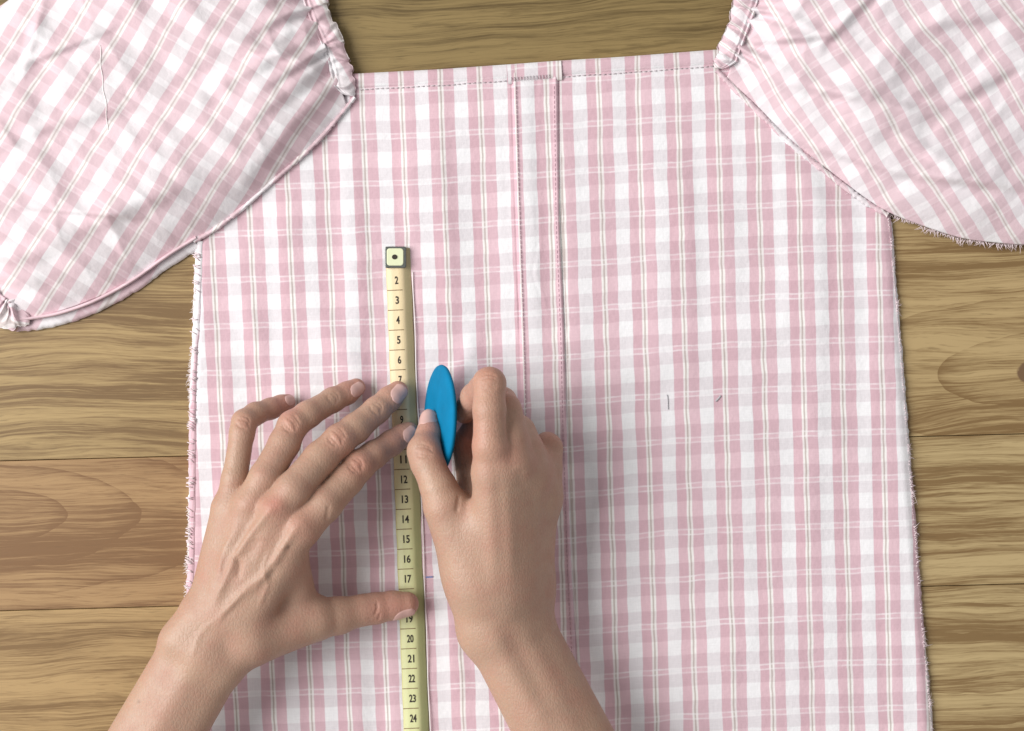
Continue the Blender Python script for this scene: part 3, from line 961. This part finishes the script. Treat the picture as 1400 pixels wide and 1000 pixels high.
def tape_z(w, y):
    """w -1..1 across the tape"""
    return tape_base(y) + np.interp(w, [-1, -0.6, 0.0, 0.25, 0.6, 1.0], [0.0009, 0.0018, 0.0023, 0.0022, 0.0010, -0.0006])


ws = np.linspace(-1, 1, 17)
ys = np.linspace(340, 1160, 260)
vt, uvt = [], []
for y in ys:
    for w in ws:
        vt.append(P(tx(y) + w * TW_ + 0.25 * math.sin(y / 9.0), y + w * -0.8, float(tape_z(w, y)))); uvt.append(((w + 1) / 2, (y - 340) / 820))
vt = np.array(vt); n0 = len(vt)
Ft = grid_faces(len(ys), len(ws))
bt = vt.copy(); bt[:, 2] -= 0.00045
i = np.arange(len(ys) - 1); nw = len(ws)
f1 = np.stack([i * nw, i * nw + n0, (i + 1) * nw + n0, (i + 1) * nw], 1)
f2 = np.stack([i * nw + nw - 1, (i + 1) * nw + nw - 1, (i + 1) * nw + nw - 1 + n0, i * nw + nw - 1 + n0], 1)
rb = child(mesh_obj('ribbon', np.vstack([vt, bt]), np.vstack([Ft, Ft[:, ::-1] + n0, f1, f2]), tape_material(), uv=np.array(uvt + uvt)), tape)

# white selvedge thread at the right edge of the tape
pth = [P(tx(y) + TW_ + 1.2 + 0.4 * math.sin(y / 22.0), y, 0.0047 + 0.0002 * math.sin(y / 17.0)) for y in np.linspace(372, 1150, 120)]
child(strands('selvedge', [pth], M_WHITE_THREAD, 0.00028, taper=False, sides=6), tape)

# metal end: rim plate, pale green face, rivet
def plate(name, cx, cy, w, h, z0, z1, mat, rad=3.0, root=tape, hole=None):
    pts = []
    for sx, sy, a0 in ((1, -1, -90), (1, 1, 0), (-1, 1, 90), (-1, -1, 180)):
        for q in range(5):
            a = math.radians(a0 + q * 22.5)
            pts.append((cx + sx * (w - rad) + rad * math.cos(a), cy + sy * (h - rad) + rad * math.sin(a)))
    n = len(pts)
    c2 = [(cx + (x - cx) * 0.94, cy + (y - cy) * 0.94) for x, y in pts]
    v = [P(x, y, z0) for x, y in pts] + [P(x, y, z1 - 0.0002) for x, y in pts] + [P(x, y, z1) for x, y in c2]
    f = []
    for r in (0, n):
        for i in range(n):
            j = (i + 1) % n
            f.append((r + i, r + n + i, r + n + j, r + j))
    f.append(tuple(range(2 * n, 3 * n))[::-1])
    return child(mesh_obj(name, v, f, mat, smooth=False), root)


zt0 = tape_base(350) + 0.0004
rim = plate('metal_end', 540.8, 352, 14.6, 14.6, zt0, zt0 + 0.0030, M_METAL, 2.5)
face = plate('pale_face', 540.2, 351.6, 11.4, 11.8, zt0 + 0.0028, zt0 + 0.0034, M_PLATE, 4.0)
an = [2 * math.pi * q / 18 for q in range(18)]
vv = [P(539.6 + 4.0 * math.cos(a), 351.6 + 3.6 * math.sin(a), zt0 + 0.0033) for a in an] + [P(539.6 + 3.2 * math.cos(a), 351.6 + 2.9 * math.sin(a), zt0 + 0.0038) for a in an]
child(mesh_obj('rivet', vv, [(q, (q + 1) % 18, 18 + (q + 1) % 18, 18 + q)[::-1] for q in range(18)] + [tuple(range(18, 36))[::-1]], M_INK, smooth=False), tape)

# centimetre lines and numerals
def cm_y(n): return 355.9 + 0 * n + (n - 1) * 27.23


for n in range(2, 30):
    y = cm_y(n) + 13.6
    if y > 1150: break
    x0 = tx(y) - TW_ * 0.98; x1 = tx(y) + TW_ * 0.22
    vs, fs = [], []
    for q in range(7):
        x = x0 + (x1 - x0) * q / 6
        w = (x - tx(y)) / TW_
        for dy in (-0.55, 0.55):
            vs.append(P(x, y + dy - w * 0.8, float(tape_z(w, y)) + 0.00016))
    fs = [(2 * q, 2 * q + 1, 2 * q + 3, 2 * q + 2) for q in range(6)]
    child(mesh_obj('centimetre_line', vs, fs, M_LINE, smooth=False), tape)

dg = None
for n in range(2, 30):
    y = cm_y(n) + 0.2
    if y > 1140: break
    cu = bpy.data.curves.new('numeral', 'FONT')
    cu.body = str(n)
    cu.size = 1.0
    cu.align_x = 'CENTER'; cu.align_y = 'CENTER'
    cu.offset = 0.022
    cu.resolution_u = 3
    to = bpy.data.objects.new('numeral_text', cu)
    COL.objects.link(to)
    bpy.context.view_layer.update()
    dgr = bpy.context.evaluated_depsgraph_get()
    me = bpy.data.meshes.new_from_object(to.evaluated_get(dgr))
    COL.objects.unlink(to); bpy.data.objects.remove(to); bpy.data.curves.remove(cu)
    nv = len(me.vertices)
    co = np.empty(nv * 3, np.float32); me.vertices.foreach_get('co', co); co = co.reshape(-1, 3)
    mn, mx = co.min(0), co.max(0)
    hgt = 10.8; wid = 4.5 if n < 10 else 8.8
    cx = tx(y) - 4.0
    lx = (co[:, 0] - (mn[0] + mx[0]) / 2) / max(mx[0] - mn[0], 1e-6) * (wid if str(n) not in ('1',) else 3)
    ly = (co[:, 1] - (mn[1] + mx[1]) / 2) / max(mx[1] - mn[1], 1e-6) * hgt
    ro = 0.035
    gx = cx + lx * math.cos(ro) - ly * math.sin(ro) * -1 * -1; gy = y - ly * math.cos(ro) + lx * math.sin(ro) * -1
    w = (gx - tx(y)) / TW_
    zz = np.array([float(tape_z(a, y)) for a in w]) + 0.00022
    out = PA(gx, gy, zz)
    me.vertices.foreach_set('co', out.astype(np.float32).ravel())
    me.materials.clear(); me.materials.append(M_INK)
    me.update()
    o = bpy.data.objects.new('numeral', me)
    COL.objects.link(o)
    child(o, tape)

# ------------------------------------------------------------------ tailor's chalk
ck_c = Vector(P(601.5, 573, 0.0295))
nrm = Vector((-0.945, 0.03, 0.31)).normalized()
ax = Vector((0.085, -1.0, 0.10)); ax = (ax - nrm * ax.dot(nrm)).normalized()
bx_ = nrm.cross(ax).normalized()
prof = [(0.0, 0.0021), (0.5, 0.0021), (0.80, 0.0020), (0.93, 0.0016), (0.985, 0.0009), (1.0, 0.0)]
prof = prof + [(r, -h) for r, h in prof[-2::-1]]
seg = 72
vs, fs = [], []
for r, h in prof:
    for q in range(seg):
        a = 2 * math.pi * q / seg
        v = ck_c + ax * (0.0262 * r * math.cos(a)) + bx_ * (0.0258 * r * math.sin(a)) + nrm * h
        vs.append(v - ck_c)
for i in range(len(prof) - 1):
    for q in range(seg):
        q2 = (q + 1) % seg
        fs.append((i * seg + q, i * seg + q2, (i + 1) * seg + q2, (i + 1) * seg + q))
chalk = mesh_obj('tailors_chalk', [tuple(v) for v in vs], fs, M_CHALK)
chalk.location = ck_c
tag(chalk, 'bright blue oval disc of tailor\'s chalk pinched in the right hand', 'chalk')


# ------------------------------------------------------------------ hands (implicit surfaces polygonised here)
class Field:
    def __init__(s, lo, hi, h):
        s.lo = np.array(lo, np.float32); s.h = h
        s.n = np.ceil((np.array(hi) - np.array(lo)) / h).astype(int) + 1
        s.ax = [s.lo[k] + h * np.arange(s.n[k], dtype=np.float32) for k in range(3)]

    def blank(s): return np.full(tuple(s.n), 60.0, np.float32)

    def block(s, lo, hi):
        sl = []
        for k in range(3):
            a = int(max(0, math.floor((lo[k] - s.lo[k]) / s.h))); b = int(min(s.n[k], math.ceil((hi[k] - s.lo[k]) / s.h) + 1))
            sl.append(slice(a, max(b, a)))
        return tuple(sl)

    def cone(s, a, b, r1, r2, marg):
        lo = np.minimum(a - r1, b - r2) - marg; hi = np.maximum(a + r1, b + r2) + marg
        sl = s.block(lo, hi)
        X = s.ax[0][sl[0]][:, None, None]; Y = s.ax[1][sl[1]][None, :, None]; Z = s.ax[2][sl[2]][None, None, :]
        ba = b - a; l2 = float(ba @ ba)
        if l2 < 1e-6 or abs(r1 - r2) ** 2 >= l2:
            c = a if r1 >= r2 else b
            return sl, np.sqrt((X - c[0]) ** 2 + (Y - c[1]) ** 2 + (Z - c[2]) ** 2) - max(r1, r2)
        rr = r1 - r2; a2 = l2 - rr * rr; il2 = 1.0 / l2
        px, py, pz = X - a[0], Y - a[1], Z - a[2]
        y = px * ba[0] + py * ba[1] + pz * ba[2]
        z = y - l2
        x2 = (px * l2 - ba[0] * y) ** 2 + (py * l2 - ba[1] * y) ** 2 + (pz * l2 - ba[2] * y) ** 2
        y2 = y * y * l2; z2 = z * z * l2
        kk = math.copysign(1, rr) * rr * rr * x2
        d = (np.sqrt(x2 * a2 * il2) + y * rr) * il2 - r1
        m2 = np.sign(y) * a2 * y2 < kk
        d = np.where(m2, np.sqrt(x2 + y2) * il2 - r1, d)
        m1 = np.sign(z) * a2 * z2 > kk
        d = np.where(m1, np.sqrt(x2 + z2) * il2 - r2, d)
        return sl, d.astype(np.float32)

    def add(s, f, a, b, r1, r2, k):
        sl, d = s.cone(np.asarray(a, float), np.asarray(b, float), r1, r2, k + 5.0)
        g = f[sl]
        h = np.clip(0.5 + 0.5 * (d - g) / k, 0, 1)
        f[sl] = d * (1 - h) + g * h - k * h * (1 - h)


def smin(a, b, k):
    h = np.clip(0.5 + 0.5 * (b - a) / k, 0, 1)
    return b * (1 - h) + a * h - k * h * (1 - h)


def surface_nets(f, lo, h):
    ins = f < 0
    c = np.zeros(tuple(np.array(f.shape) - 1), np.uint8)
    for i in (0, 1):
        for j in (0, 1):
            for k in (0, 1):
                c += ins[i:ins.shape[0] - 1 + i, j:ins.shape[1] - 1 + j, k:ins.shape[2] - 1 + k]
    act = (c > 0) & (c < 8)
    idx = np.argwhere(act)
    ids = np.full(act.shape, -1, np.int64)
    ids[act] = np.arange(len(idx))
    acc = np.zeros((len(idx), 3)); cnt = np.zeros(len(idx))
    corners = [(i, j, k) for i in (0, 1) for j in (0, 1) for k in (0, 1)]
    vals = {cn: f[idx[:, 0] + cn[0], idx[:, 1] + cn[1], idx[:, 2] + cn[2]].astype(float) for cn in corners}
    for cn in corners:
        for axn in range(3):
            if cn[axn] == 0:
                c2 = list(cn); c2[axn] = 1; c2 = tuple(c2)
                va, vb = vals[cn], vals[c2]
                m = (va < 0) != (vb < 0)
                t = np.where(m, va / np.where(m, va - vb, 1), 0)
                p = np.tile(np.array(cn, float), (len(idx), 1)); p[:, axn] = t
                acc[m] += p[m]; cnt[m] += 1
    v = (idx + acc / cnt[:, None]) * h + lo
    quads = []
    for axn in range(3):
        u, w = (axn + 1) % 3, (axn + 2) % 3
        s0 = [slice(None)] * 3; s1 = [slice(None)] * 3
        s0[axn] = slice(0, -1); s1[axn] = slice(1, None)
        A = ins[tuple(s0)]; B = ins[tuple(s1)]
        e = np.argwhere(A != B)
        e = e[(e[:, u] > 0) & (e[:, w] > 0) & (e[:, u] < f.shape[u] - 1) & (e[:, w] < f.shape[w] - 1)]
        inside = A[e[:, 0], e[:, 1], e[:, 2]]
        q = []
        for du, dw in ((-1, -1), (0, -1), (0, 0), (-1, 0)):
            p = e.copy(); p[:, u] += du; p[:, w] += dw
            q.append(ids[p[:, 0], p[:, 1], p[:, 2]])
        q = np.stack(q, 1)
        q[~inside] = q[~inside][:, ::-1]
        quads.append(q)
    return v, np.vstack(quads)


def relax(v, q, it, lam=0.5):
    e = np.vstack([q[:, [0, 1]], q[:, [1, 2]], q[:, [2, 3]], q[:, [3, 0]]])
    deg = np.bincount(e.ravel(), minlength=len(v)).astype(float)
    for n in range(it):
        for l in (lam, -lam * 1.03):
            s = np.stack([np.bincount(e[:, 0], v[e[:, 1], k], len(v)) + np.bincount(e[:, 1], v[e[:, 0], k], len(v)) for k in range(3)], 1)
            v = v + l * (s / deg[:, None] - v)
    return v


def normals(v, q):
    n = np.cross(v[q[:, 2]] - v[q[:, 0]], v[q[:, 3]] - v[q[:, 1]])
    vn = np.zeros_like(v)
    for k in range(4):
        for a in range(3):
            vn[:, a] += np.bincount(q[:, k], n[:, a], len(v))
    return vn / (np.linalg.norm(vn, axis=1)[:, None] + 1e-12)


def J(px, py, zc, r):
    """joint: drawing position, height in cm, apparent radius in drawing units -> mm"""
    z = zc * 0.01
    return np.array(P(px, py, z)) * 1000.0, r * S * (CAM_H - z) / CAM_H * 1000.0


def build_hand(name, palm, fingers, k_palm, k_web, features, tones, nails, label, base, h=0.62):
    allj = [J(*a) for pr in palm for a in pr] + [J(*a) for fg in fingers for a in fg]
    lo = np.min([c - r for c, r in allj], 0) - 4; hi = np.max([c + r for c, r in allj], 0) + 4
    fd = Field(lo, hi, h)
    pf = fd.blank()
    for a, b in palm:
        (ca, ra), (cb, rb_) = J(*a), J(*b)
        fd.add(pf, ca, cb, ra, rb_, k_palm)
    tot = pf.copy()
    for fg in fingers:
        ff = fd.blank()
        js = [J(*a) for a in fg]
        for (ca, ra), (cb, rb_) in zip(js[:-1], js[1:]):
            fd.add(ff, ca, cb, ra, rb_, 2.2)
        tot = np.minimum(tot, smin(pf, ff, k_web))
    v, q = surface_nets(tot, fd.lo, h)
    v = relax(v, q, 3)
    vm = v * 0.001
    n = normals(vm, q)
    px, py = unP(vm)
    disp = np.zeros(len(v))
    up = np.clip((n[:, 2] - 0.05) / 0.35, 0, 1)
    for pts, w, amp, zmin in features:
        pts = np.asarray(pts, float)
        best = np.full(len(v), 1e9)
        end = np.ones(len(v))
        lens = np.r_[0, np.cumsum(np.linalg.norm(np.diff(pts, axis=0), axis=1))]
        for i in range(len(pts) - 1):
            d = pts[i + 1] - pts[i]
            t = np.clip(((px - pts[i, 0]) * d[0] + (py - pts[i, 1]) * d[1]) / (d @ d), 0, 1)
            dd = np.hypot(px - pts[i, 0] - t * d[0], py - pts[i, 1] - t * d[1])
            m = dd < best
            best = np.where(m, dd, best)
            end = np.where(m, (lens[i] + t * np.linalg.norm(d)) / lens[-1], end)
        fall = np.clip(np.minimum(end, 1 - end) * 5 + 0.12, 0, 1) if lens[-1] > 3.5 * w else 1.0
        disp += amp * 0.001 * np.exp(-best ** 2 / (2 * w * w)) * up * fall * (vm[:, 2] > zmin * 0.01)
    vm = vm + n * disp[:, None]
    col = np.tile(np.array([[0.425, 0.268, 0.195]]), (len(v), 1))
    for x, y, w, c, a, zmin in tones:
        g = a * np.exp(-((px - x) ** 2 + (py - y) ** 2) / (2 * w * w)) * (vm[:, 2] > zmin * 0.01)
        col = col * (1 - g[:, None]) + np.array(c)[None] * g[:, None]
    b = np.array(base)
    hand = mesh_obj(name, vm - b, q, M_SKIN, col=col)
    hand.location = base
    hand['label'] = label
    hand['category'] = 'hand'

    def sample(p):
        g = (p - fd.lo) / h
        i = np.clip(np.floor(g).astype(int), 0, fd.n - 2)
        f = g - i
        r = 0
        for a in (0, 1):
            for c in (0, 1):
                for d in (0, 1):
                    wt = (f[0] if a else 1 - f[0]) * (f[1] if c else 1 - f[1]) * (f[2] if d else 1 - f[2])
                    r += wt * tot[i[0] + a, i[1] + c, i[2] + d]
        return r
    for (dip, tip, hint, ln, wd, back) in nails:
        (cd, rd), (ct, rt) = J(*dip), J(*tip)
        t = (ct - cd) / np.linalg.norm(ct - cd)
        u = np.array(hint, float); u = u - t * (u @ t); u /= np.linalg.norm(u)
        sd = np.cross(t, u)
        nu, nv_ = 13, 17
        pts = np.zeros((nv_, nu, 3)); 
        c0 = ct + t * (rt * 0.62 - back)      # distal end of the nail
        for j in range(nv_):
            vv_ = j / (nv_ - 1)               # 0 cuticle .. 1 free edge
            wf = min(1.0, (1 - (1 - min(vv_ / 0.42, 1)) ** 2.4) ** 0.5 + 0.001) * (1 - 0.45 * max(0, (vv_ - 0.80) / 0.20) ** 2.2)
            if j == 0: wf = 0.10
            for i in sorted(range(nu), key=lambda q: abs(q - nu // 2)):
                uu = (i / (nu - 1)) * 2 - 1
                start = c0 + t * ((vv_ - 1) * ln) + sd * (uu * wd * 0.5 * wf) + u * 12.0
                p = start.copy(); dist = 0
                for _ in range(40):
                    dd = sample(p)
                    if dd < 0.02: break
                    st = max(min(dd, 1.5), 0.05) * 0.8
                    p = p - u * st; dist += st
                if i == nu // 2:
                    if j > 0: dist = min(dist, dmid + 0.55)
                    dmid = dist
                else:
                    dist = min(dist, dmid + 0.42 * wd * wf * abs(uu) ** 2.2)
                p = start - u * dist
                lift = 0.55 * (1 - 0.75 * abs(uu) ** 4) * (0.25 + 0.75 * min(1, vv_ * 3))
                pts[j, i] = p + u * lift
        # smooth the plate
        for _ in range(4):
            q2 = pts.copy()
            q2[1:-1, 1:-1] = 0.5 * pts[1:-1, 1:-1] + 0.125 * (pts[:-2, 1:-1] + pts[2:, 1:-1] + pts[1:-1, :-2] + pts[1:-1, 2:])
            pts = q2
        top = pts.reshape(-1, 3)
        bot = top - u * 0.9
        Fn = grid_faces(nv_, nu)
        n0 = len(top)
        ring = np.concatenate([np.arange(nu), np.arange(1, nv_) * nu + nu - 1, (nv_ - 1) * nu + np.arange(nu - 2, -1, -1), np.arange(nv_ - 2, 0, -1) * nu])
        k1 = np.arange(len(ring)); k2 = (k1 + 1) % len(ring)
        Fs = np.stack([ring[k1], ring[k2], n0 + ring[k2], n0 + ring[k1]], 1)
        no = mesh_obj('fingernail', np.vstack([top, bot]) * 0.001 - b, np.vstack([Fn, Fn[:, ::-1] + n0, Fs]), M_NAIL)
        no.parent = hand
    return hand


def wrinkles(x, y, dx, dy, half, offs, depth, zmin, w=1.1, bow=3.0):
    """transverse knuckle wrinkles round (x,y) on a finger running (dx,dy)"""
    l = math.hypot(dx, dy); dx, dy = dx / l, dy / l
    nx, ny = -dy, dx
    out = []
    for i, o in enumerate(offs):
        hh = half * (1 - 0.12 * abs(i - (len(offs) - 1) / 2))
        pts = []
        for q in (-1, -0.5, 0, 0.5, 1):
            b = bow * (1 - q * q) * (1 if o >= 0 else -1) + 0.8 * math.sin(3.1 * q + i)
            pts.append((x + dx * (o + b) + nx * q * hh, y + dy * (o + b) + ny * q * hh))
        out.append((pts, w, -1.5 * depth, zmin))
    return out


# ---- left hand
LP = [((54, 1218, 3.3, 31), (252, 876, 3.7, 27)), ((110, 1246, 3.3, 33), (308, 904, 3.7, 28)), ((82, 1232, 3.6, 37), (281, 889, 3.95, 32)),
      ((252, 874, 3.7, 27), (272, 840, 3.8, 27)), ((308, 904, 3.7, 29), (345, 868, 3.9, 30)), ((281, 889, 3.95, 32), (305, 845, 4.05, 29)),
      ((281, 836, 3.7, 26), (311, 698, 3.7, 22)),      # metacarpals: little
      ((296, 838, 4.0, 27), (340, 692, 4.35, 22)),     # ring
      ((315, 842, 4.1, 28), (377, 700, 4.75, 23)),     # middle
      ((338, 850, 4.1, 28), (410, 722, 4.6, 25)),      # index
      ((300, 820, 2.9, 26), (330, 720, 2.9, 22)),      # heel and pads of the palm
      ((350, 820, 3.0, 28), (385, 740, 3.2, 22)),
      ((348, 872, 3.6, 35), (428, 847, 2.7, 27)),      # thumb metacarpal
      ((396, 768, 3.8, 26), (410, 822, 2.9, 24)),      # web
      ]
LF = [
    [(313, 692, 3.7, 20), (321, 655, 3.75, 17.5), (331, 592, 3.3, 16.5), (334, 577, 3.1, 16.5), (349, 566, 2.5, 15), (370, 559, 1.75, 14), (384, 554, 1.25, 13), (393, 550, 0.92, 11)],
    [(343, 688, 4.35, 23), (363, 653, 4.3, 22), (389, 606, 3.6, 21), (400, 582, 3.3, 20), (421, 567, 2.8, 18), (455, 547, 1.75, 16.5), (474, 538, 1.25, 15), (487, 530, 0.98, 12.5)],
    [(378, 696, 4.75, 25), (401, 670, 4.7, 24.5), (438, 627, 3.8, 23), (464, 602, 3.4, 21.5), (486, 586, 2.8, 20), (515, 561, 1.9, 18), (532, 546, 1.45, 16.5), (544, 535, 1.2, 14)],
    [(415, 719, 4.6, 26), (444, 690, 4.3, 23.5), (475, 656, 3.5, 21.5), (491, 637, 3.1, 21), (511, 622, 2.5, 18.5), (535, 606, 1.7, 17), (550, 596, 1.35, 15), (559, 590, 1.2, 13)],
    [(350, 872, 3.6, 32), (432, 846, 2.7, 28), (462, 842, 2.2, 25), (498, 834, 1.75, 20.5), (514, 832, 1.55, 20.5), (536, 828, 1.3, 19), (556, 826, 1.2, 16.5)],
]
RED = (0.50, 0.205, 0.155); TIP = (0.52, 0.235, 0.195); DK = (0.16, 0.08, 0.055)
L_feat = [
    ([(296, 850), (330, 815), (366, 782), (388, 748), (408, 716)], 4.5, 1.5, 2.5),     # tendons
    ([(292, 828), (308, 795), (320, 766), (345, 728), (372, 694)], 4.0, 1.25, 2.5),
    ([(286, 825), (302, 770), (330, 710)], 5.5, 0.8, 2.5),
    ([(303, 850), (336, 812), (356, 790)], 3.0, -0.55, 2.5),
    ([(352, 835), (366, 800), (360, 775), (372, 745)], 2.4, 0.35, 2.5), ([(300, 800), (304, 760), (318, 728)], 2.4, 0.35, 2.5), ([(262, 900), (272, 870), (290, 850)], 3.0, 0.3, 2.5),
    ([(322, 757), (328, 772), (325, 792)], 3.0, -0.8, 2.5),                             # hollows between tendons
    ([(372, 770), (372, 782), (366, 790)], 4.0, -0.7, 2.5),
    ([(355, 735), (338, 765)], 5.0, -0.45, 2.5),
    ([(390, 754), (398, 745)], 1.8, -0.5, 2.5),                                         # little scar
    ([(372, 694), (380, 690)], 8.0, 0.9, 3.0), ([(404, 722), (412, 716)], 9.0, 0.8, 3.0), ([(338, 690), (344, 684)], 8.0, 0.6, 3.0),
    ([(232, 872), (246, 856)], 15.0, 1.6, 2.0),                                         # ulna head
    ([(446, 712), (450, 690)], 2.0, -0.4, 2.0),
    ([(512, 843), (516, 832), (515, 822)], 1.4, -0.5, 0.8), ([(517, 848), (520, 838)], 1.2, -0.4, 0.8),
]
L_feat += wrinkles(398, 580, 60, -45, 12, (-8, -4, 0, 4, 8), 0.32, 2.0)
L_feat += wrinkles(461, 598, 56, -42, 13, (-8, -4, 0, 4, 8), 0.34, 2.0)
L_feat += wrinkles(487, 637, 48, -36, 12, (-6, -2, 2, 6), 0.30, 2.0)
L_feat += wrinkles(333, 578, 20, -30, 10, (-5, 0, 5), 0.25, 2.0)
L_feat += wrinkles(455, 545, 50, -26, 9, (-3, 1, 5), 0.2, 1.0) + wrinkles(514, 559, 50, -38, 10, (-3, 1, 5), 0.22, 1.0)
L_tone = [(376, 690, 10, RED, 0.7, 3), (412, 716, 16, RED, 0.3, 3), (462, 600, 13, RED, 0.4, 2), (399, 581, 12, RED, 0.38, 2), (489, 636, 15, RED, 0.5, 2), (343, 688, 11, RED, 0.3, 3), (333, 578, 10, RED, 0.35, 2),
          (550, 590, 20, TIP, 0.45, 0), (545, 533, 16, TIP, 0.55, 0), (488, 528, 16, TIP, 0.6, 0), (392, 552, 14, TIP, 0.7, 0), (540, 830, 26, TIP, 0.7, 0),
          (395, 750, 2.6, DK, 0.55, 3), (190, 960, 1.7, DK, 0.8, 2), (324, 657, 5, (0.42, 0.22, 0.17), 0.35, 2)]
Ln = [((514, 560, 1.9, 17), (543, 535, 1.2, 14), (0.25, -0.25, 1), 10.0, 7.8, 0.7),
      ((455, 546, 1.75, 15.5), (487, 530, 0.98, 12.5), (0.15, -0.25, 1), 8.5, 6.4, 0.9),
      ((370, 559, 1.75, 13.5), (393, 550, 0.92, 10.5), (0.1, 0.1, 1), 6.5, 5.2, 0.8),
      ((533, 606, 1.7, 16), (559, 590, 1.2, 13), (0.1, -0.3, 1), 8.5, 7.0, 0.8),
      ((514, 832, 1.55, 19.5), (556, 826, 1.2, 16.5), (0.1, -1, 0.45), 11.0, 9.0, 0.6)]
build_hand('hand', LP, LF, 7.0, 4.0, L_feat, L_tone, Ln, 'left hand spread over the tape measure with its fingertips and thumb pressing down', P(320, 800, 0.0))

# ---- right hand
RP = [((862, 1246, 4.2, 34), (664, 862, 4.1, 32)), ((918, 1214, 4.0, 34), (718, 838, 3.1, 30)), ((890, 1230, 4.3, 40), (690, 850, 3.85, 35)),
      ((662, 862, 4.1, 34), (648, 800, 4.6, 36)), ((718, 838, 3.1, 31), (724, 800, 3.0, 29)), ((690, 850, 3.85, 36), (690, 800, 4.2, 33)),
      ((674, 808, 4.7, 30), (671, 648, 6.1, 25)),      # metacarpals: index
      ((692, 808, 4.4, 30), (700, 640, 5.7, 25)),      # middle
      ((711, 808, 3.8, 28), (724, 655, 4.7, 24)),      # ring
      ((728, 806, 3.0, 26), (742, 682, 3.5, 22)),      # little
      ((700, 636, 5.7, 24), (690, 566, 5.3, 22)),      # knuckle rows of the curled fingers, held close together
      ((724, 650, 4.7, 23), (710, 590, 4.2, 21)),
      ((742, 680, 3.5, 22), (750, 612, 2.9, 17)),
      ((712, 620, 4.4, 22), (728, 640, 4.0, 22)),
      ((700, 790, 2.6, 30), (720, 700, 2.6, 26)),      # palm
      ((650, 798, 4.4, 36), (610, 695, 5.0, 28)),      # thumb metacarpal
      ((640, 770, 4.5, 30), (648, 722, 5.0, 24)),      # web
      ((636, 706, 3.9, 25), (662, 672, 3.5, 28)), ((634, 612, 2.4, 15), (652, 680, 3.0, 24)),
      ]
RF = [
    [(671, 645, 6.1, 25), (670, 610, 6.5, 23.5), (669, 560, 6.6, 22), (669, 525, 6.3, 22), (660, 533, 5.6, 19.5), (649, 543, 4.9, 18.5), (641, 556, 4.0, 16.5), (635, 566, 3.3, 13.5)],
    [(700, 636, 5.7, 24), (697, 600, 5.7, 21.5), (690, 558, 5.1, 20), (686, 550, 4.6, 20), (670, 564, 3.4, 18), (650, 584, 2.5, 16.5), (635, 600, 2.2, 14)],
    [(724, 652, 4.7, 23), (720, 618, 4.6, 20), (708, 590, 3.9, 19), (704, 586, 3.4, 18.5), (688, 604, 2.4, 17.5), (660, 624, 2.0, 16.5), (636, 640, 1.8, 14)],
    [(742, 680, 3.5, 21), (748, 640, 3.3, 18), (750, 613, 2.8, 16.5), (748, 608, 2.4, 16), (724, 622, 1.6, 14), (704, 636, 1.3, 13), (694, 640, 1.2, 11)],
    [(650, 798, 4.4, 34), (608, 690, 5.0, 27), (600, 668, 5.0, 24.5), (584, 632, 4.7, 22.5), (580, 617, 4.5, 22.5), (586, 594, 3.7, 16.5), (587, 574, 2.95, 13.5)],
]
R_feat = [
    ([(700, 800), (697, 720), (690, 630)], 7.0, 0.5, 3.5), ([(676, 800), (672, 720), (668, 640)], 7.0, 0.45, 3.5),
    ([(628, 676), (626, 690), (624, 702)], 2.2, -0.7, 3.0),
    ([(696, 618), (690, 630)], 9.0, 0.7, 4.0),
    ([(664, 850), (700, 915), (752, 1005)], 12.0, 1.0, 2.5), ([(690, 850), (722, 915), (750, 970)], 13.0, -0.8, 2.5),
    ([(712, 640), (714, 670)], 6.0, -0.5, 3.0),
]
R_feat += wrinkles(669, 522, 0, -1, 13, (-8, -3, 2, 7), 0.25, 3.5) + wrinkles(580, 616, 4, -20, 14, (-7, -3, 1, 5), 0.28, 3.0)
R_tone = [(668, 508, 15, RED, 0.55, 3), (694, 622, 14, RED, 0.3, 4), (696, 540, 12, RED, 0.25, 3), (752, 600, 12, RED, 0.3, 2), (596, 600, 14, RED, 0.3, 2), (588, 574, 14, TIP, 0.6, 0), (645, 543, 14, TIP, 0.25, 2), (640, 600, 24, (0.46, 0.16, 0.13), 0.6, 0.0)]  # last tone paints maroon shade between thumb and index into the skin
Rn = [((582, 610, 4.4, 21), (587, 574, 2.95, 13.5), (-0.30, 0.45, 1), 12.5, 10.0, -0.4)]
build_hand('hand', RP, RF, 9.0, 3.6, R_feat, R_tone, Rn, 'right hand pinching the blue chalk between thumb and curled fingers', P(690, 820, 0.0))
